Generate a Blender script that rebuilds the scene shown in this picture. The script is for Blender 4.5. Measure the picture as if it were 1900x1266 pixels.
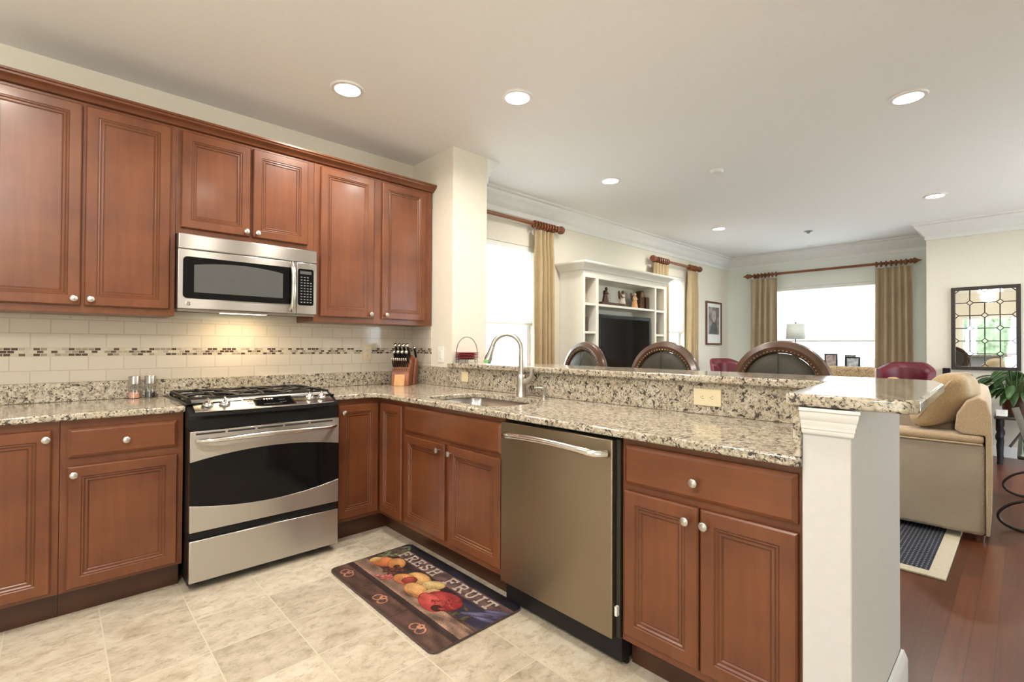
import bpy, bmesh, math, random
import numpy as np
from mathutils import Vector, Matrix
random.seed(7)
PI = math.pi
for o in list(bpy.data.objects): bpy.data.objects.remove(o, do_unlink=True)
S = bpy.context.scene
COL = S.collection

# ------------------------------------------------------------------ camera, world, exposure
cam_d = bpy.data.cameras.new('camera'); cam = bpy.data.objects.new('camera', cam_d); COL.objects.link(cam)
S.camera = cam
cam_d.sensor_fit = 'HORIZONTAL'; cam_d.sensor_width = 36.0
cam_d.lens = 36.0 * 898.13 / 1900.0; cam_d.clip_start = 0.05; cam_d.clip_end = 200
_R = Vector((0.72743, -0.68617, 0.00466)); _U = Vector((-0.01037, -0.00420, 0.99994)); _F = Vector((0.68610, 0.72743, 0.01017))
cm = Matrix((_R, _U, -_F)).transposed().to_4x4(); cm.translation = Vector((-0.4801, -3.5497, 1.224))
cam.matrix_world = cm

w = bpy.data.worlds.new('daylight'); S.world = w; w.use_nodes = True
bg = w.node_tree.nodes['Background']
bg.inputs['Color'].default_value = (0.83, 0.92, 1.0, 1); bg.inputs['Strength'].default_value = 8.0
S.view_settings.view_transform = 'Standard'; S.view_settings.look = 'None'
S.view_settings.gamma = 1.0; S.view_settings.use_curve_mapping = False
S.view_settings.exposure = 0.20
WARM = (1.0, 0.915, 0.81); COOL = (1.0, 0.95, 0.87)

def portal(loc, rot, sx, sy):
    l = bpy.data.lights.new('window_portal', 'AREA'); l.shape = 'RECTANGLE'; l.size = sx; l.size_y = sy
    l.cycles.is_portal = True
    o = bpy.data.objects.new('window_portal', l); COL.objects.link(o); o.location = loc; o.rotation_euler = rot
portal((2.75, 0.10, 1.55), (-PI/2, 0, 0), 0.95, 1.45)
portal((6.13, 0.10, 1.55), (-PI/2, 0, 0), 0.95, 1.45)
portal((8.15, -1.45, 1.45), (PI/2, 0, PI/2), 1.6, 1.5)
portal((-3.5, -2.9, 1.05), (PI/2, 0, -PI/2), 1.25, 2.1)
portal((-2.45, -5.72, 1.3), (PI/2, 0, 0), 1.1, 1.9)
portal((5.55, -5.72, 1.25), (PI/2, 0, 0), 2.9, 2.2)

# ------------------------------------------------------------------ mesh helpers
def wm(o):
    m = o.matrix_basis.copy()
    while o.parent:
        o = o.parent; m = o.matrix_basis @ m
    return m

class MB:
    def __init__(s): s.bm = bmesh.new(); s.mi = 0
    def v(s, *p): return s.bm.verts.new(p)
    def face(s, vs):
        try:
            f = s.bm.faces.new(vs); f.material_index = s.mi; return f
        except ValueError: return None
    def box(s, x0, x1, y0, y1, z0, z1):
        c = [s.v(x, y, z) for z in (z0, z1) for y in (y0, y1) for x in (x0, x1)]
        for q in ((0,2,3,1),(4,5,7,6),(0,1,5,4),(2,6,7,3),(0,4,6,2),(1,3,7,5)): s.face([c[i] for i in q])
        return s
    def loft(s, rings, closed=True, caps=True, loop=False):
        rs = [[s.v(*p) for p in r] for r in rings]; n = len(rs[0])
        m = len(rs)
        for i in range(m if loop else m-1):
            a, b = rs[i], rs[(i+1) % m]
            for j in range(n if closed else n-1):
                k = (j+1) % n; s.face([a[j], a[k], b[k], b[j]])
        if caps and not loop: s.face(rs[0][::-1]); s.face(rs[-1])
        return s
    def lathe(s, prof, c=(0,0,0), ax='Z', seg=24, caps=True):
        rings = []
        for r, h in prof:
            ring = []
            for i in range(seg):
                a = 2*PI*i/seg; x, y = r*math.cos(a), r*math.sin(a)
                p = {'Z': (x, y, h), 'Y': (x, h, -y), '-Y': (x, -h, y), 'X': (h, x, y), '-X': (-h, -x, y)}[ax]
                ring.append((c[0]+p[0], c[1]+p[1], c[2]+p[2]))
            rings.append(ring)
        return s.loft(rings, caps=caps)
    def tube(s, pts, r, seg=8, loop=False, flat=1.0):
        P = [Vector(p) for p in pts]; n = len(P); rings = []; up = None
        for i in range(n):
            if loop: t = P[(i+1) % n] - P[i-1]
            else: t = P[min(i+1, n-1)] - P[max(i-1, 0)]
            t.normalize()
            if up is None:
                up = Vector((0, 0, 1)) if abs(t.z) < .9 else Vector((1, 0, 0))
            up = (up - t*up.dot(t)).normalized(); sd = t.cross(up)
            rr = r[i] if isinstance(r, (list, tuple)) else r
            rings.append([tuple(P[i] + sd*math.cos(2*PI*k/seg)*rr*flat + up*math.sin(2*PI*k/seg)*rr) for k in range(seg)])
        return s.loft(rings, loop=loop)
    def prism(s, poly, d0, d1, plane='XY'):
        def m(p, d): return {'XY': (p[0], p[1], d), 'XZ': (p[0], d, p[1]), 'YZ': (d, p[0], p[1])}[plane]
        return s.loft([[m(p, d0) for p in poly], [m(p, d1) for p in poly]])
    def ell(s, c, r, seg=16, rings=10, fn=None):
        if not isinstance(r, (tuple, list)): r = (r, r, r)
        L = []
        for i in range(rings+1):
            a = PI*i/rings; a = min(max(a, .02), PI-.02)
            L.append([(c[0]+r[0]*math.sin(a)*math.cos(2*PI*k/seg), c[1]+r[1]*math.sin(a)*math.sin(2*PI*k/seg), c[2]-r[2]*math.cos(a)) for k in range(seg)])
        return s.loft(L)
    def build(s, name, mats, parent=None, bevel=0, seg=2, smooth=40, world=True, sub=0, loc=None, rot=None):
        bm = s.bm
        bmesh.ops.recalc_face_normals(bm, faces=bm.faces)
        if parent is not None and world: bm.transform(wm(parent).inverted())
        me = bpy.data.meshes.new(name); bm.to_mesh(me); bm.free()
        for m in (mats if isinstance(mats, (list, tuple)) else [mats]): me.materials.append(m)
        o = bpy.data.objects.new(name, me); COL.objects.link(o); o.parent = parent
        if loc: o.location = loc
        if rot: o.rotation_euler = rot
        if smooth:
            me.shade_smooth(); me.set_sharp_from_angle(angle=math.radians(smooth))
        if bevel:
            b = o.modifiers.new('soft', 'BEVEL'); b.width = bevel; b.segments = seg; b.limit_method = 'ANGLE'; b.angle_limit = math.radians(35); b.harden_normals = False
        if sub:
            b = o.modifiers.new('sub', 'SUBSURF'); b.levels = sub; b.render_levels = sub
        return o

def tag(o, label=None, cat=None, group=None, kind=None):
    if label: o['label'] = label
    if cat: o['category'] = cat
    if group: o['group'] = group
    if kind: o['kind'] = kind
    return o
def thing(name, label, cat, loc=(0,0,0), rz=0, group=None):
    o = bpy.data.objects.new(name, None); COL.objects.link(o)
    o.location = loc; o.rotation_euler = (0, 0, rz); o.empty_display_size = .05
    return tag(o, label, cat, group)
def struct(o): o['kind'] = 'structure'; return o
def copy_tree(o, parent=None):
    c = o.copy(); COL.objects.link(c)
    if parent is not None: c.parent = parent
    for ch in list(o.children): copy_tree(ch, c)
    return c
def rrect(x0, x1, z0, z1, r, n=4):
    P = []
    for cx, cz, a0 in ((x1-r, z1-r, 0), (x0+r, z1-r, PI/2), (x0+r, z0+r, PI), (x1-r, z0+r, 1.5*PI)):
        for i in range(n+1):
            a = a0 + PI/2*i/n; P.append((cx+r*math.cos(a), cz+r*math.sin(a)))
    return P

# ------------------------------------------------------------------ materials
class NT:
    def __init__(s, name):
        s.m = bpy.data.materials.new(name); s.m.use_nodes = True; s.t = s.m.node_tree
        s.b = s.t.nodes['Principled BSDF']; s.out = s.t.nodes['Material Output']
        s.tc = s.n('ShaderNodeTexCoord')
    def n(s, t, **kw):
        x = s.t.nodes.new(t)
        for k, v in kw.items():
            if k in x.inputs: x.inputs[k].default_value = v
            else: setattr(x, k, v)
        return x
    def l(s, a, b): s.t.links.new(a, b)
    def coords(s, scale=(1,1,1), rot=(0,0,0), loc=(0,0,0), kind='Object'):
        mp = s.n('ShaderNodeMapping'); mp.inputs['Scale'].default_value = scale; mp.inputs['Rotation'].default_value = rot; mp.inputs['Location'].default_value = loc
        s.l(s.tc.outputs[kind], mp.inputs['Vector']); return mp.outputs['Vector']
    def noise(s, vec, scale, detail=4, rough=.55, dist=0):
        x = s.n('ShaderNodeTexNoise'); x.inputs['Scale'].default_value = scale; x.inputs['Detail'].default_value = detail
        x.inputs['Roughness'].default_value = rough; x.inputs['Distortion'].default_value = dist
        s.l(vec, x.inputs['Vector']); return x.outputs['Fac']
    def ramp(s, fac, stops, interp='LINEAR'):
        r = s.n('ShaderNodeValToRGB'); e = r.color_ramp; e.interpolation = interp
        while len(e.elements) < len(stops): e.elements.new(.5)
        for i, (p, c) in enumerate(stops):
            e.elements[i].position = p
            e.elements[i].color = (c, c, c, 1) if isinstance(c, (int, float)) else (*c, 1)
        s.l(fac, r.inputs['Fac']); return r.outputs['Color']
    def mix(s, fac, a, b, mode='MIX'):
        x = s.n('ShaderNodeMix', data_type='RGBA', blend_type=mode)
        for sock, val in ((x.inputs[0], fac), (x.inputs[6], a), (x.inputs[7], b)):
            if isinstance(val, (int, float)): sock.default_value = val
            elif isinstance(val, tuple): sock.default_value = (*val, 1)
            else: s.l(val, sock)
        return x.outputs[2]
    def set(s, **kw):
        for k, v in kw.items():
            k = k.replace('_', ' ')
            sock = s.b.inputs[k]
            if isinstance(v, tuple): sock.default_value = (*v, 1) if len(v) == 3 and sock.type == 'RGBA' else v
            elif isinstance(v, (int, float)): sock.default_value = v
            else: s.l(v, sock)
        return s
    def bump(s, h, strength=.2, dist=.01):
        b = s.n('ShaderNodeBump'); b.inputs['Strength'].default_value = strength; b.inputs['Distance'].default_value = dist
        s.l(h, b.inputs['Height']); s.l(b.outputs['Normal'], s.b.inputs['Normal']); return s

def pm(name, col, rough=.5, metal=0.0, var=.08, scale=15, bump=0, coat=0, sc=(1,1,1), spec=None, sheen=0):
    t = NT(name); f = t.noise(t.coords(sc), scale)
    a = tuple(min(1, c*(1-var)) for c in col); b = tuple(min(1, c*(1+var)) for c in col)
    t.set(Base_Color=t.ramp(f, [(.3, a), (.7, b)]), Roughness=rough, Metallic=metal)
    if coat: t.set(Coat_Weight=coat, Coat_Roughness=.15)
    if spec is not None: t.set(Specular_IOR_Level=spec)
    if sheen: t.set(Sheen_Weight=sheen, Sheen_Roughness=.5)
    if bump: t.bump(f, bump, .004)
    return t.m
def emis(name, col, strength):
    t = NT(name); f = t.noise(t.coords(), 30)
    t.set(Base_Color=(.9,.9,.9), Emission_Color=t.ramp(f, [(.3, tuple(c*.97 for c in col)), (.7, col)]), Emission_Strength=strength, Roughness=.4); return t.m

def cherry(name, horiz=False, k=1.0):
    t = NT(name)
    sc = (1.2, 14, 14) if horiz else (14, 14, 1.2)
    g = t.noise(t.coords(sc), 3.0, 6, .6, .4); c = t.noise(t.coords((1,1,1)), 3.5, 3, .5)
    base = t.ramp(g, [(.25, (.118*k, .033*k, .0110*k)), (.5, (.170*k, .050*k, .0168*k)), (.8, (.220*k, .069*k, .0235*k))])
    col = t.mix(.5, base, t.ramp(c, [(.35, (.108*k, .028*k, .010*k)), (.65, (.24*k, .079*k, .026*k))]))
    t.set(Base_Color=col, Roughness=.36, Coat_Weight=.14, Coat_Roughness=.16); t.bump(g, .03, .002); return t.m
M = {}
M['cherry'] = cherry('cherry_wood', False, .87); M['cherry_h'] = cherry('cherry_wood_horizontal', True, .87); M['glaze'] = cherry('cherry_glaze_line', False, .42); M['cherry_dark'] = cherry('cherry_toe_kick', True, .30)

def granite():
    t = NT('granite'); v = t.coords((1, 1, 1.0))
    a = t.noise(v, 46, 6, .70, .7); b = t.noise(v, 120, 5, .72, .3); c = t.noise(v, 8, 3, .5)
    base = t.ramp(a, [(.32, (.14, .12, .105)), (.42, (.33, .28, .215)), (.50, (.50, .44, .345)), (.62, (.61, .555, .455)), (.75, (.66, .625, .55))])
    base = t.mix(t.ramp(c, [(.42, 0.0), (.62, .35)]), base, (.40, .33, .22))
    d = t.ramp(b, [(.40, 1.0), (.455, 0.0)])
    base = t.mix(d, base, (.045, .04, .038))
    e = t.ramp(t.noise(t.coords((1,1,1), (0,0,0), (3.1,1.7,.4)), 46, 4, .62, .6), [(.385, .95), (.43, 0.0)])
    base = t.mix(e, base, (.035, .030, .030))
    t.set(Base_Color=base, Roughness=.10, Specular_IOR_Level=.55); return t.m
M['granite'] = granite()
def steel(name, col, rough=.31, sc=(1.5, 1.5, 900)):
    t = NT(name); f = t.noise(t.coords(sc), 1.0, 2)
    tg = t.n('ShaderNodeTangent', direction_type='RADIAL', axis='Z')
    t.set(Base_Color=t.ramp(f, [(.2, tuple(c*.97 for c in col)), (.8, tuple(c*1.03 for c in col))]), Metallic=1.0, Roughness=rough, Anisotropic=.93, Anisotropic_Rotation=.25)
    t.l(tg.outputs[0], t.b.inputs['Tangent'])
    return t.m
M['steel'] = steel('brushed_steel', (.55, .535, .515)); M['steel_v'] = steel('brushed_steel_vertical', (.315, .26, .19), .33, (900, 900, 1.5))  # dishwasher steel: reflection of the dark interior put into its brown colour
M['chrome'] = pm('satin_chrome', (.72, .71, .69), .16, 1.0, .03)
M['nickel'] = pm('satin_nickel', (.56, .54, .51), .32, 1.0, .04)
M['black_gloss'] = pm('black_glass', (.005, .005, .0055), .06, 0, .1, spec=.22)
M['black'] = pm('black_enamel', (.010, .010, .010), .34, 0, .15, spec=.25)
M['iron'] = pm('cast_iron', (.022, .017, .015), .5, .3, .2, 60, .1)
M['glass_grey'] = pm('microwave_mesh_glass', (.085, .088, .085), .12, 0, .05)
M['white'] = pm('white_trim_paint', (.80, .79, .775), .38, 0, .02)
M['cabinet_white'] = pm('white_cabinet_paint', (.80, .77, .68), .4, 0, .02)
M['wall'] = pm('cream_wall_paint', (.765, .715, .615), .7, 0, .02, 40, .02)
M['wall_green'] = pm('pale_green_wall_paint', (.79, .82, .765), .7, 0, .02, 40, .02)
M['wall_grey'] = pm('off_white_half_wall_paint', (.63, .62, .612), .65, 0, .02, 40, .02)
M['ceiling'] = pm('ceiling_paint', (.88, .875, .87), .85, 0, .015, 60, .02)
M['plastic_ivory'] = pm('ivory_plastic', (.72, .63, .42), .35, 0, .03)
M['plastic_white'] = pm('white_plastic', (.82, .81, .77), .35, 0, .03)
M['slot'] = pm('dark_slot', (.03, .025, .02), .5, 0, .1)
M['lamp_on'] = emis('lit_lens', (1, .93, .8), 9.0)
M['under_light'] = emis('lit_cooktop_lens', (1, .82, .55), 5.0)
M['amber'] = emis('amber_digits', (1, .45, .08), 1.5)

def tile_floor():
    t = NT('floor_tile'); v = t.coords((1,1,1), (0,0,0), (.007+.305*20, .711+.305*20, 0))
    br = t.n('ShaderNodeTexBrick', offset=0.0, squash=1.0)
    for k, x in dict(Scale=1.0, Brick_Width=.3045, Row_Height=.305, Mortar_Size=.0028, Mortar_Smooth=.2, Bias=0.0).items(): br.inputs[k.replace('_', ' ')].default_value = x
    br.inputs['Color1'].default_value = (0,0,0,1); br.inputs['Color2'].default_value = (1,1,1,1)
    t.l(v, br.inputs['Vector'])
    sc_ = t.n('ShaderNodeVectorMath', operation='SCALE'); sc_.inputs['Scale'].default_value = 7.0; t.l(br.outputs['Color'], sc_.inputs[0])
    ad_ = t.n('ShaderNodeVectorMath', operation='ADD'); t.l(t.coords((1.0, 1.5, 1), (0, 0, -.6)), ad_.inputs[0]); t.l(sc_.outputs[0], ad_.inputs[1]); vr = ad_.outputs[0]
    a = t.noise(vr, 7, 9, .68, .5); b = t.noise(vr, 17, 9, .80, .4)
    base = t.ramp(a, [(.30, (.40, .335, .245)), (.45, (.52, .45, .345)), (.62, (.61, .545, .44))])
    base = t.mix(t.ramp(b, [(.36, .75), (.50, 0.0)]), base, (.30, .235, .16))
    base = t.mix(t.ramp(b, [(.54, 0.0), (.66, .5)]), base, (.62, .57, .46))
    base = t.mix(.10, base, br.outputs['Color'], 'OVERLAY')
    base = t.mix(br.outputs['Fac'], base, (.60, .55, .43))
    t.set(Base_Color=base, Roughness=.36); t.bump(br.outputs['Fac'], -.3, .002); return t.m
M['tile'] = tile_floor()
def wood_floor():
    t = NT('hardwood_floor'); v = t.coords((1,1,1), (0,0,0), (20, 20, 0))
    br = t.n('ShaderNodeTexBrick', offset=.37, squash=1.0)
    for k, x in dict(Scale=1.0, Brick_Width=1.1, Row_Height=.078, Mortar_Size=.0008, Mortar_Smooth=.1, Bias=0.0).items(): br.inputs[k.replace('_', ' ')].default_value = x
    br.inputs['Color1'].default_value = (0,0,0,1); br.inputs['Color2'].default_value = (1,1,1,1)
    t.l(v, br.inputs['Vector'])
    g = t.noise(t.coords((1.0, 22, 1)), 3, 3, .5, .2)
    base = t.ramp(g, [(.25, (.092, .026, .0105)), (.75, (.130, .037, .0145))])
    tone = t.ramp(br.outputs['Color'], [(0, (.68, .64, .62)), (.5, (1.0, .97, .94)), (1, (1.35, 1.38, 1.3))])
    base = t.mix(1.0, base, tone, 'MULTIPLY'); base = t.mix(br.outputs['Fac'], base, (.03, .012, .007))
    t.set(Base_Color=base, Roughness=.32, Coat_Weight=.1, Coat_Roughness=.2); return t.m
M['wood_floor'] = wood_floor()
def subway(z0):
    t = NT('subway_tile'); sx = t.n('ShaderNodeSeparateXYZ'); t.l(t.tc.outputs['Object'], sx.inputs[0])
    ad = t.n('ShaderNodeMath', operation='SUBTRACT'); t.l(sx.outputs['X'], ad.inputs[0]); t.l(sx.outputs['Y'], ad.inputs[1])
    cb = t.n('ShaderNodeCombineXYZ'); t.l(ad.outputs[0], cb.inputs['X']); t.l(sx.outputs['Z'], cb.inputs['Y'])
    mp = t.n('ShaderNodeMapping'); mp.inputs['Location'].default_value = (3.04+.035, -z0+.0762*20, 0); t.l(cb.outputs[0], mp.inputs['Vector'])
    br = t.n('ShaderNodeTexBrick', offset=.5, squash=1.0)
    for k, x in dict(Scale=1.0, Brick_Width=.152, Row_Height=.0762, Mortar_Size=.004, Mortar_Smooth=.75, Bias=0.0).items(): br.inputs[k.replace('_', ' ')].default_value = x
    br.inputs['Color1'].default_value = (.60, .54, .45, 1); br.inputs['Color2'].default_value = (.635, .575, .485, 1); br.inputs['Mortar'].default_value = (.50, .43, .33, 1)
    t.l(mp.outputs[0], br.inputs['Vector'])
    t.set(Base_Color=br.outputs['Color'], Roughness=.09); t.bump(br.outputs['Fac'], -.55, .004); return t.m
def mosaic():
    t = NT('mosaic_strip'); sx = t.n('ShaderNodeSeparateXYZ'); t.l(t.tc.outputs['Object'], sx.inputs[0])
    ad = t.n('ShaderNodeMath', operation='SUBTRACT'); t.l(sx.outputs['X'], ad.inputs[0]); t.l(sx.outputs['Y'], ad.inputs[1])
    cb = t.n('ShaderNodeCombineXYZ'); t.l(ad.outputs[0], cb.inputs['X']); t.l(sx.outputs['Z'], cb.inputs['Y'])
    mp = t.n('ShaderNodeMapping'); mp.inputs['Location'].default_value = (3.0, -1.158+.015*20, 0); t.l(cb.outputs[0], mp.inputs['Vector'])
    br = t.n('ShaderNodeTexBrick', offset=.5, squash=1.0)
    for k, x in dict(Scale=1.0, Brick_Width=.027, Row_Height=.015, Mortar_Size=.0014, Mortar_Smooth=.2, Bias=0.0).items(): br.inputs[k.replace('_', ' ')].default_value = x
    br.inputs['Color1'].default_value = (0,0,0,1); br.inputs['Color2'].default_value = (1,1,1,1)
    t.l(mp.outputs[0], br.inputs['Vector'])
    c = t.ramp(br.outputs['Color'], [(0, (.07, .045, .03)), (.22, (.30, .25, .19)), (.40, (.52, .45, .35)), (.58, (.10, .075, .055)), (.70, (.40, .34, .27)), (.85, (.58, .52, .42))], 'CONSTANT')
    c = t.mix(br.outputs['Fac'], c, (.60, .53, .42))
    t.set(Base_Color=c, Roughness=.12); t.bump(br.outputs['Fac'], -.3, .002); return t.m

def fabric(name, col, col2, scale=220, rough=.9, sc=(1,1,1), var_scale=6, bump=.3):
    t = NT(name); v = t.coords(sc)
    a = t.noise(v, scale, 2, .5); b = t.noise(t.coords(), var_scale, 3)
    f = t.mix(.3, t.ramp(a, [(.38, 0.0), (.62, 1.0)]), t.ramp(b, [(.3, 0.0), (.7, 1.0)]))
    t.set(Base_Color=t.mix(f, col, col2), Roughness=rough, Sheen_Weight=.25); t.bump(a, bump, .003); return t.m
def weave(name, col, col2, sc):
    t = NT(name); wv = t.n('ShaderNodeTexWave', wave_type='BANDS', bands_direction='DIAGONAL'); wv.inputs['Scale'].default_value = sc; wv.inputs['Distortion'].default_value = 2.2; wv.inputs['Detail'].default_value = 2; wv.inputs['Detail Scale'].default_value = 3
    t.l(t.coords((1, 1, 1)), wv.inputs['Vector'])
    n = t.noise(t.coords(), 5, 3); f = t.mix(.25, wv.outputs['Color'], t.ramp(n, [(.3, 0.0), (.7, 1.0)]))
    t.set(Base_Color=t.mix(f, col, col2), Roughness=.92, Sheen_Weight=.2); t.bump(wv.outputs['Color'], .35, .004); return t.m
M['sofa'] = weave('beige_basketweave_fabric', (.31, .26, .19), (.47, .40, .31), 75)
M['sofa_plain'] = fabric('beige_plain_fabric', (.42, .31, .185), (.54, .415, .27), 160)
M['pillow'] = fabric('tan_pillow_fabric', (.40, .275, .14), (.53, .39, .225), 120, var_scale=4)
M['curtain'] = fabric('gold_silk_curtain', (.36, .25, .12), (.52, .40, .225), 40, .5, (30, 30, .4), 3, .06)
M['curtain_far'] = fabric('taupe_gold_curtain', (.34, .25, .15), (.49, .385, .25), 40, .5, (30, 30, .4), 3, .06)
M['rod'] = cherry('curtain_rod_wood', True, 1.25)
M['leather'] = pm('black_leather', (.042, .036, .026), .5, 0, .2, 90, .08, spec=.35)
M['stool_wood'] = pm('dark_carved_wood', (.082, .036, .017), .33, 0, .45, 14, .05, .3, (1, 1, .4))
M['maroon'] = pm('maroon_leather', (.12, .008, .020), .42, 0, .12, 40, .05)
M['tapestry'] = fabric('tapestry_fabric', (.20, .11, .055), (.50, .38, .22), 75, .9, (1,1,1), 20)
M['brass'] = pm('antique_brass', (.40, .28, .14), .35, 1.0, .1)
M['knife_wood'] = cherry('knife_block_wood', False, 1.25)
M['beech'] = pm('light_wood', (.58, .32, .13), .45, 0, .12, 10, 0, 0, (8, 8, 1))
M['red'] = pm('red_stoneware', (.36, .022, .040), .4, 0, .15)
M['wire'] = pm('bronze_wire', (.10, .07, .05), .4, .8, .1)
M['green'] = pm('green_rubber', (.18, .42, .16), .4, 0, .05)
M['salt'] = pm('pink_salt', (.72, .36, .24), .6, 0, .25, 180)
M['pepper'] = pm('black_peppercorns', (.03, .025, .022), .6, 0, .6, 180)
M['leaf'] = pm('plant_leaf', (.038, .092, .022), .4, 0, .5, 12)
M['stem'] = pm('plant_stem', (.10, .15, .05), .6, 0, .2)
M['pot'] = pm('brown_pot', (.10, .035, .018), .4, 0, .2)
M['paper'] = pm('white_paper', (.80, .79, .75), .8, 0, .02)
M['dark_frame'] = pm('dark_brown_frame', (.028, .018, .014), .45, 0, .2, 30, .05)
M['grey_metal'] = pm('grey_metal', (.24, .25, .25), .4, .6, .05)
M['shade_lamp'] = pm('lamp_shade_linen', (.74, .76, .70), .8, 0, .03, 120)
M['picture_wood'] = cherry('picture_frame_wood', False, .7)
M['figure_cream'] = pm('cream_resin', (.68, .60, .47), .5, 0, .12, 50)
M['figure_brown'] = pm('brown_resin', (.13, .07, .035), .45, 0, .4, 40)
M['figure_orange'] = pm('orange_resin', (.62, .33, .14), .5, 0, .2, 40)
M['vase_tan'] = pm('tan_vase', (.60, .34, .17), .45, 0, .2, 20)
M['clock_wood'] = cherry('clock_wood', False, .33)
M['grass'] = pm('lawn_grass', (.42, .50, .30), .9, 0, .3, 3)
M['hedge'] = pm('hedge_leaves', (.23, .30, .19), .8, 0, .5, 9)
M['shrub'] = pm('shrub_leaves', (.20, .25, .20), .8, 0, .35, 6)
def clear(name, rough=0.0, refl=.07, tint=(1,1,1)):
    t = NT(name); f = t.noise(t.coords(), 3); tr = t.n('ShaderNodeBsdfTransparent'); tr.inputs[0].default_value = (*tint, 1)
    g = t.n('ShaderNodeBsdfGlossy'); g.inputs['Roughness'].default_value = .01
    mx = t.n('ShaderNodeMixShader'); t.l(t.ramp(f, [(0, refl*.9), (1, refl*1.1)]), mx.inputs[0]); t.l(tr.outputs[0], mx.inputs[1]); t.l(g.outputs[0], mx.inputs[2])
    t.l(mx.outputs[0], t.out.inputs['Surface']); return t.m
M['pane'] = clear('window_glass'); M['jar'] = clear('clear_acrylic', .05, .14, (.94, .94, .93)); M['table_glass'] = clear('table_glass', 0, .15, (.86, .92, .90))
def shade():
    t = NT('roller_shade_fabric'); f = t.noise(t.coords((1,1,1)), 200, 2)
    d = t.n('ShaderNodeBsdfDiffuse'); d.inputs[0].default_value = (.86, .86, .84, 1)
    tr = t.n('ShaderNodeBsdfTranslucent'); t.l(t.ramp(f, [(.3, (.86, .88, .88)), (.7, (.92, .93, .92))]), tr.inputs[0])
    mx = t.n('ShaderNodeMixShader'); mx.inputs[0].default_value = .8; t.l(d.outputs[0], mx.inputs[1]); t.l(tr.outputs[0], mx.inputs[2])
    t.l(mx.outputs[0], t.out.inputs['Surface']); return t.m
M['shade'] = shade()
M['mirror'] = NT('mirror_glass').set(Base_Color=(.86, .89, .86), Metallic=1.0, Roughness=.015).m

# ------------------------------------------------------------------ room shell
H = 2.744
def slab(name, x0, x1, y0, y1, z0, z1, m):
    return struct(MB().box(x0, x1, y0, y1, z0, z1).build(name, m, smooth=0))
slab('floor', -3.4, 1.78, -5.6, 0.0, -.1, 0, M['tile'])
slab('floor', 1.78, 8.05, -5.6, 0.0, -.1, 0, M['wood_floor'])
slab('ceiling', -3.55, 8.25, -5.75, 0.2, H, H+.1, M['ceiling'])
def wall_x(name, x0, x1, y0, y1, holes, m):       # runs along x, holes (xa, xb, za, zb)
    b = MB(); xs = x0
    for xa, xb, za, zb in sorted(holes):
        b.box(xs, xa, y0, y1, 0, H); b.box(xa, xb, y0, y1, 0, za); b.box(xa, xb, y0, y1, zb, H); xs = xb
    b.box(xs, x1, y0, y1, 0, H)
    return struct(b.build(name, m, smooth=0))
def wall_y(name, y0, y1, x0, x1, holes, m):
    b = MB(); ys = y0
    for ya, yb, za, zb in sorted(holes):
        b.box(x0, x1, ys, ya, 0, H); b.box(x0, x1, ya, yb, 0, za); b.box(x0, x1, ya, yb, zb, H); ys = yb
    b.box(x0, x1, ys, y1, 0, H)
    return struct(b.build(name, m, smooth=0))
W1 = (2.28, 3.20, .78, 2.26); W2 = (5.66, 6.46, .78, 2.26); W3 = (-2.20, -.70, .70, 2.18)
wall_x('wall_back', -3.4, 8.05, 0, .18, [W1, W2], M['wall'])
wall_y('wall_far', -2.72, 0.18, 8.05, 8.23, [W3], M['wall_green'])
slab('wall_mirror_side', 7.30, 8.23, -5.6, -2.72, 0, H, M['wall'])
FILL_W4 = (-3.0, -1.9, .35, 2.25); FILL_W5 = (4.1, 7.0, .15, 2.35)  # unseen openings behind the camera, added to fill the rooms with daylight
wall_x('wall_front', -3.4, 8.23, -5.75, -5.6, [FILL_W4, FILL_W5], M['wall'])
wall_y('wall_left', -5.75, 0.18, -3.55, -3.4, [(-3.52, -2.28, .04, 2.10)], M['wall'])
slab('wall_pier', 1.708, 2.046, -.567, 0, 0, H, M['wall'])
b = MB(); b.box(1.712, 1.78, -3.115, -.567, 0, 1.058); b.box(1.06, 1.78, -3.232, -3.115, 0, 1.058)
struct(b.build('wall_half', M['wall_grey'], smooth=0, bevel=.004))

def sweep(path, prof, closed=False):
    """prof (out, z) swept along a path of (x, y) with mitres; out is to the right of travel"""
    n = len(path); rings = []
    for i, p in enumerate(path):
        ds = []
        if i > 0: ds.append((Vector(path[i])-Vector(path[i-1])).normalized())
        if i < n-1: ds.append((Vector(path[i+1])-Vector(path[i])).normalized())
        ns = [Vector((d.y, -d.x)) for d in ds]
        nn = ns[0] if len(ns) == 1 else (ns[0]+ns[1]).normalized()
        k = 1 if len(ns) == 1 else 1/max(.3, nn.dot(ns[0]))
        rings.append([(p[0]+nn.x*o*k, p[1]+nn.y*o*k, z) for o, z in prof])
    return rings
CROWN = [(0.001, H-.20), (.012, H-.20), (.014, H-.185), (.014, H-.15), (.03, H-.14), (.05, H-.105), (.085, H-.065), (.10, H-.05), (.105, H-.03), (.125, H-.02), (.13, H-.001), (.001, H-.001)]
struct(MB().loft(sweep([(2.047, -.566), (2.047, -.001), (8.049, -.001), (8.049, -2.719), (7.299, -2.719), (7.299, -5.6)], CROWN)).build('trim_1', M['white']))
BASE = [(.001, 0.0), (.018, 0.0), (.018, .085), (.014, .10), (.008, .118), (.001, .122)]
struct(MB().loft(sweep([(2.047, -.566), (2.047, -.001), (8.049, -.001), (8.049, -2.719), (7.299, -2.719), (7.299, -5.6)], BASE)).build('baseboard_living', M['white']))
struct(MB().loft(sweep([(1.781, -.569), (1.781, -3.233), (1.061, -3.233)][::-1], [(o, z) for o, z in BASE])).build('baseboard_half_wall', M['white']))
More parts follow.
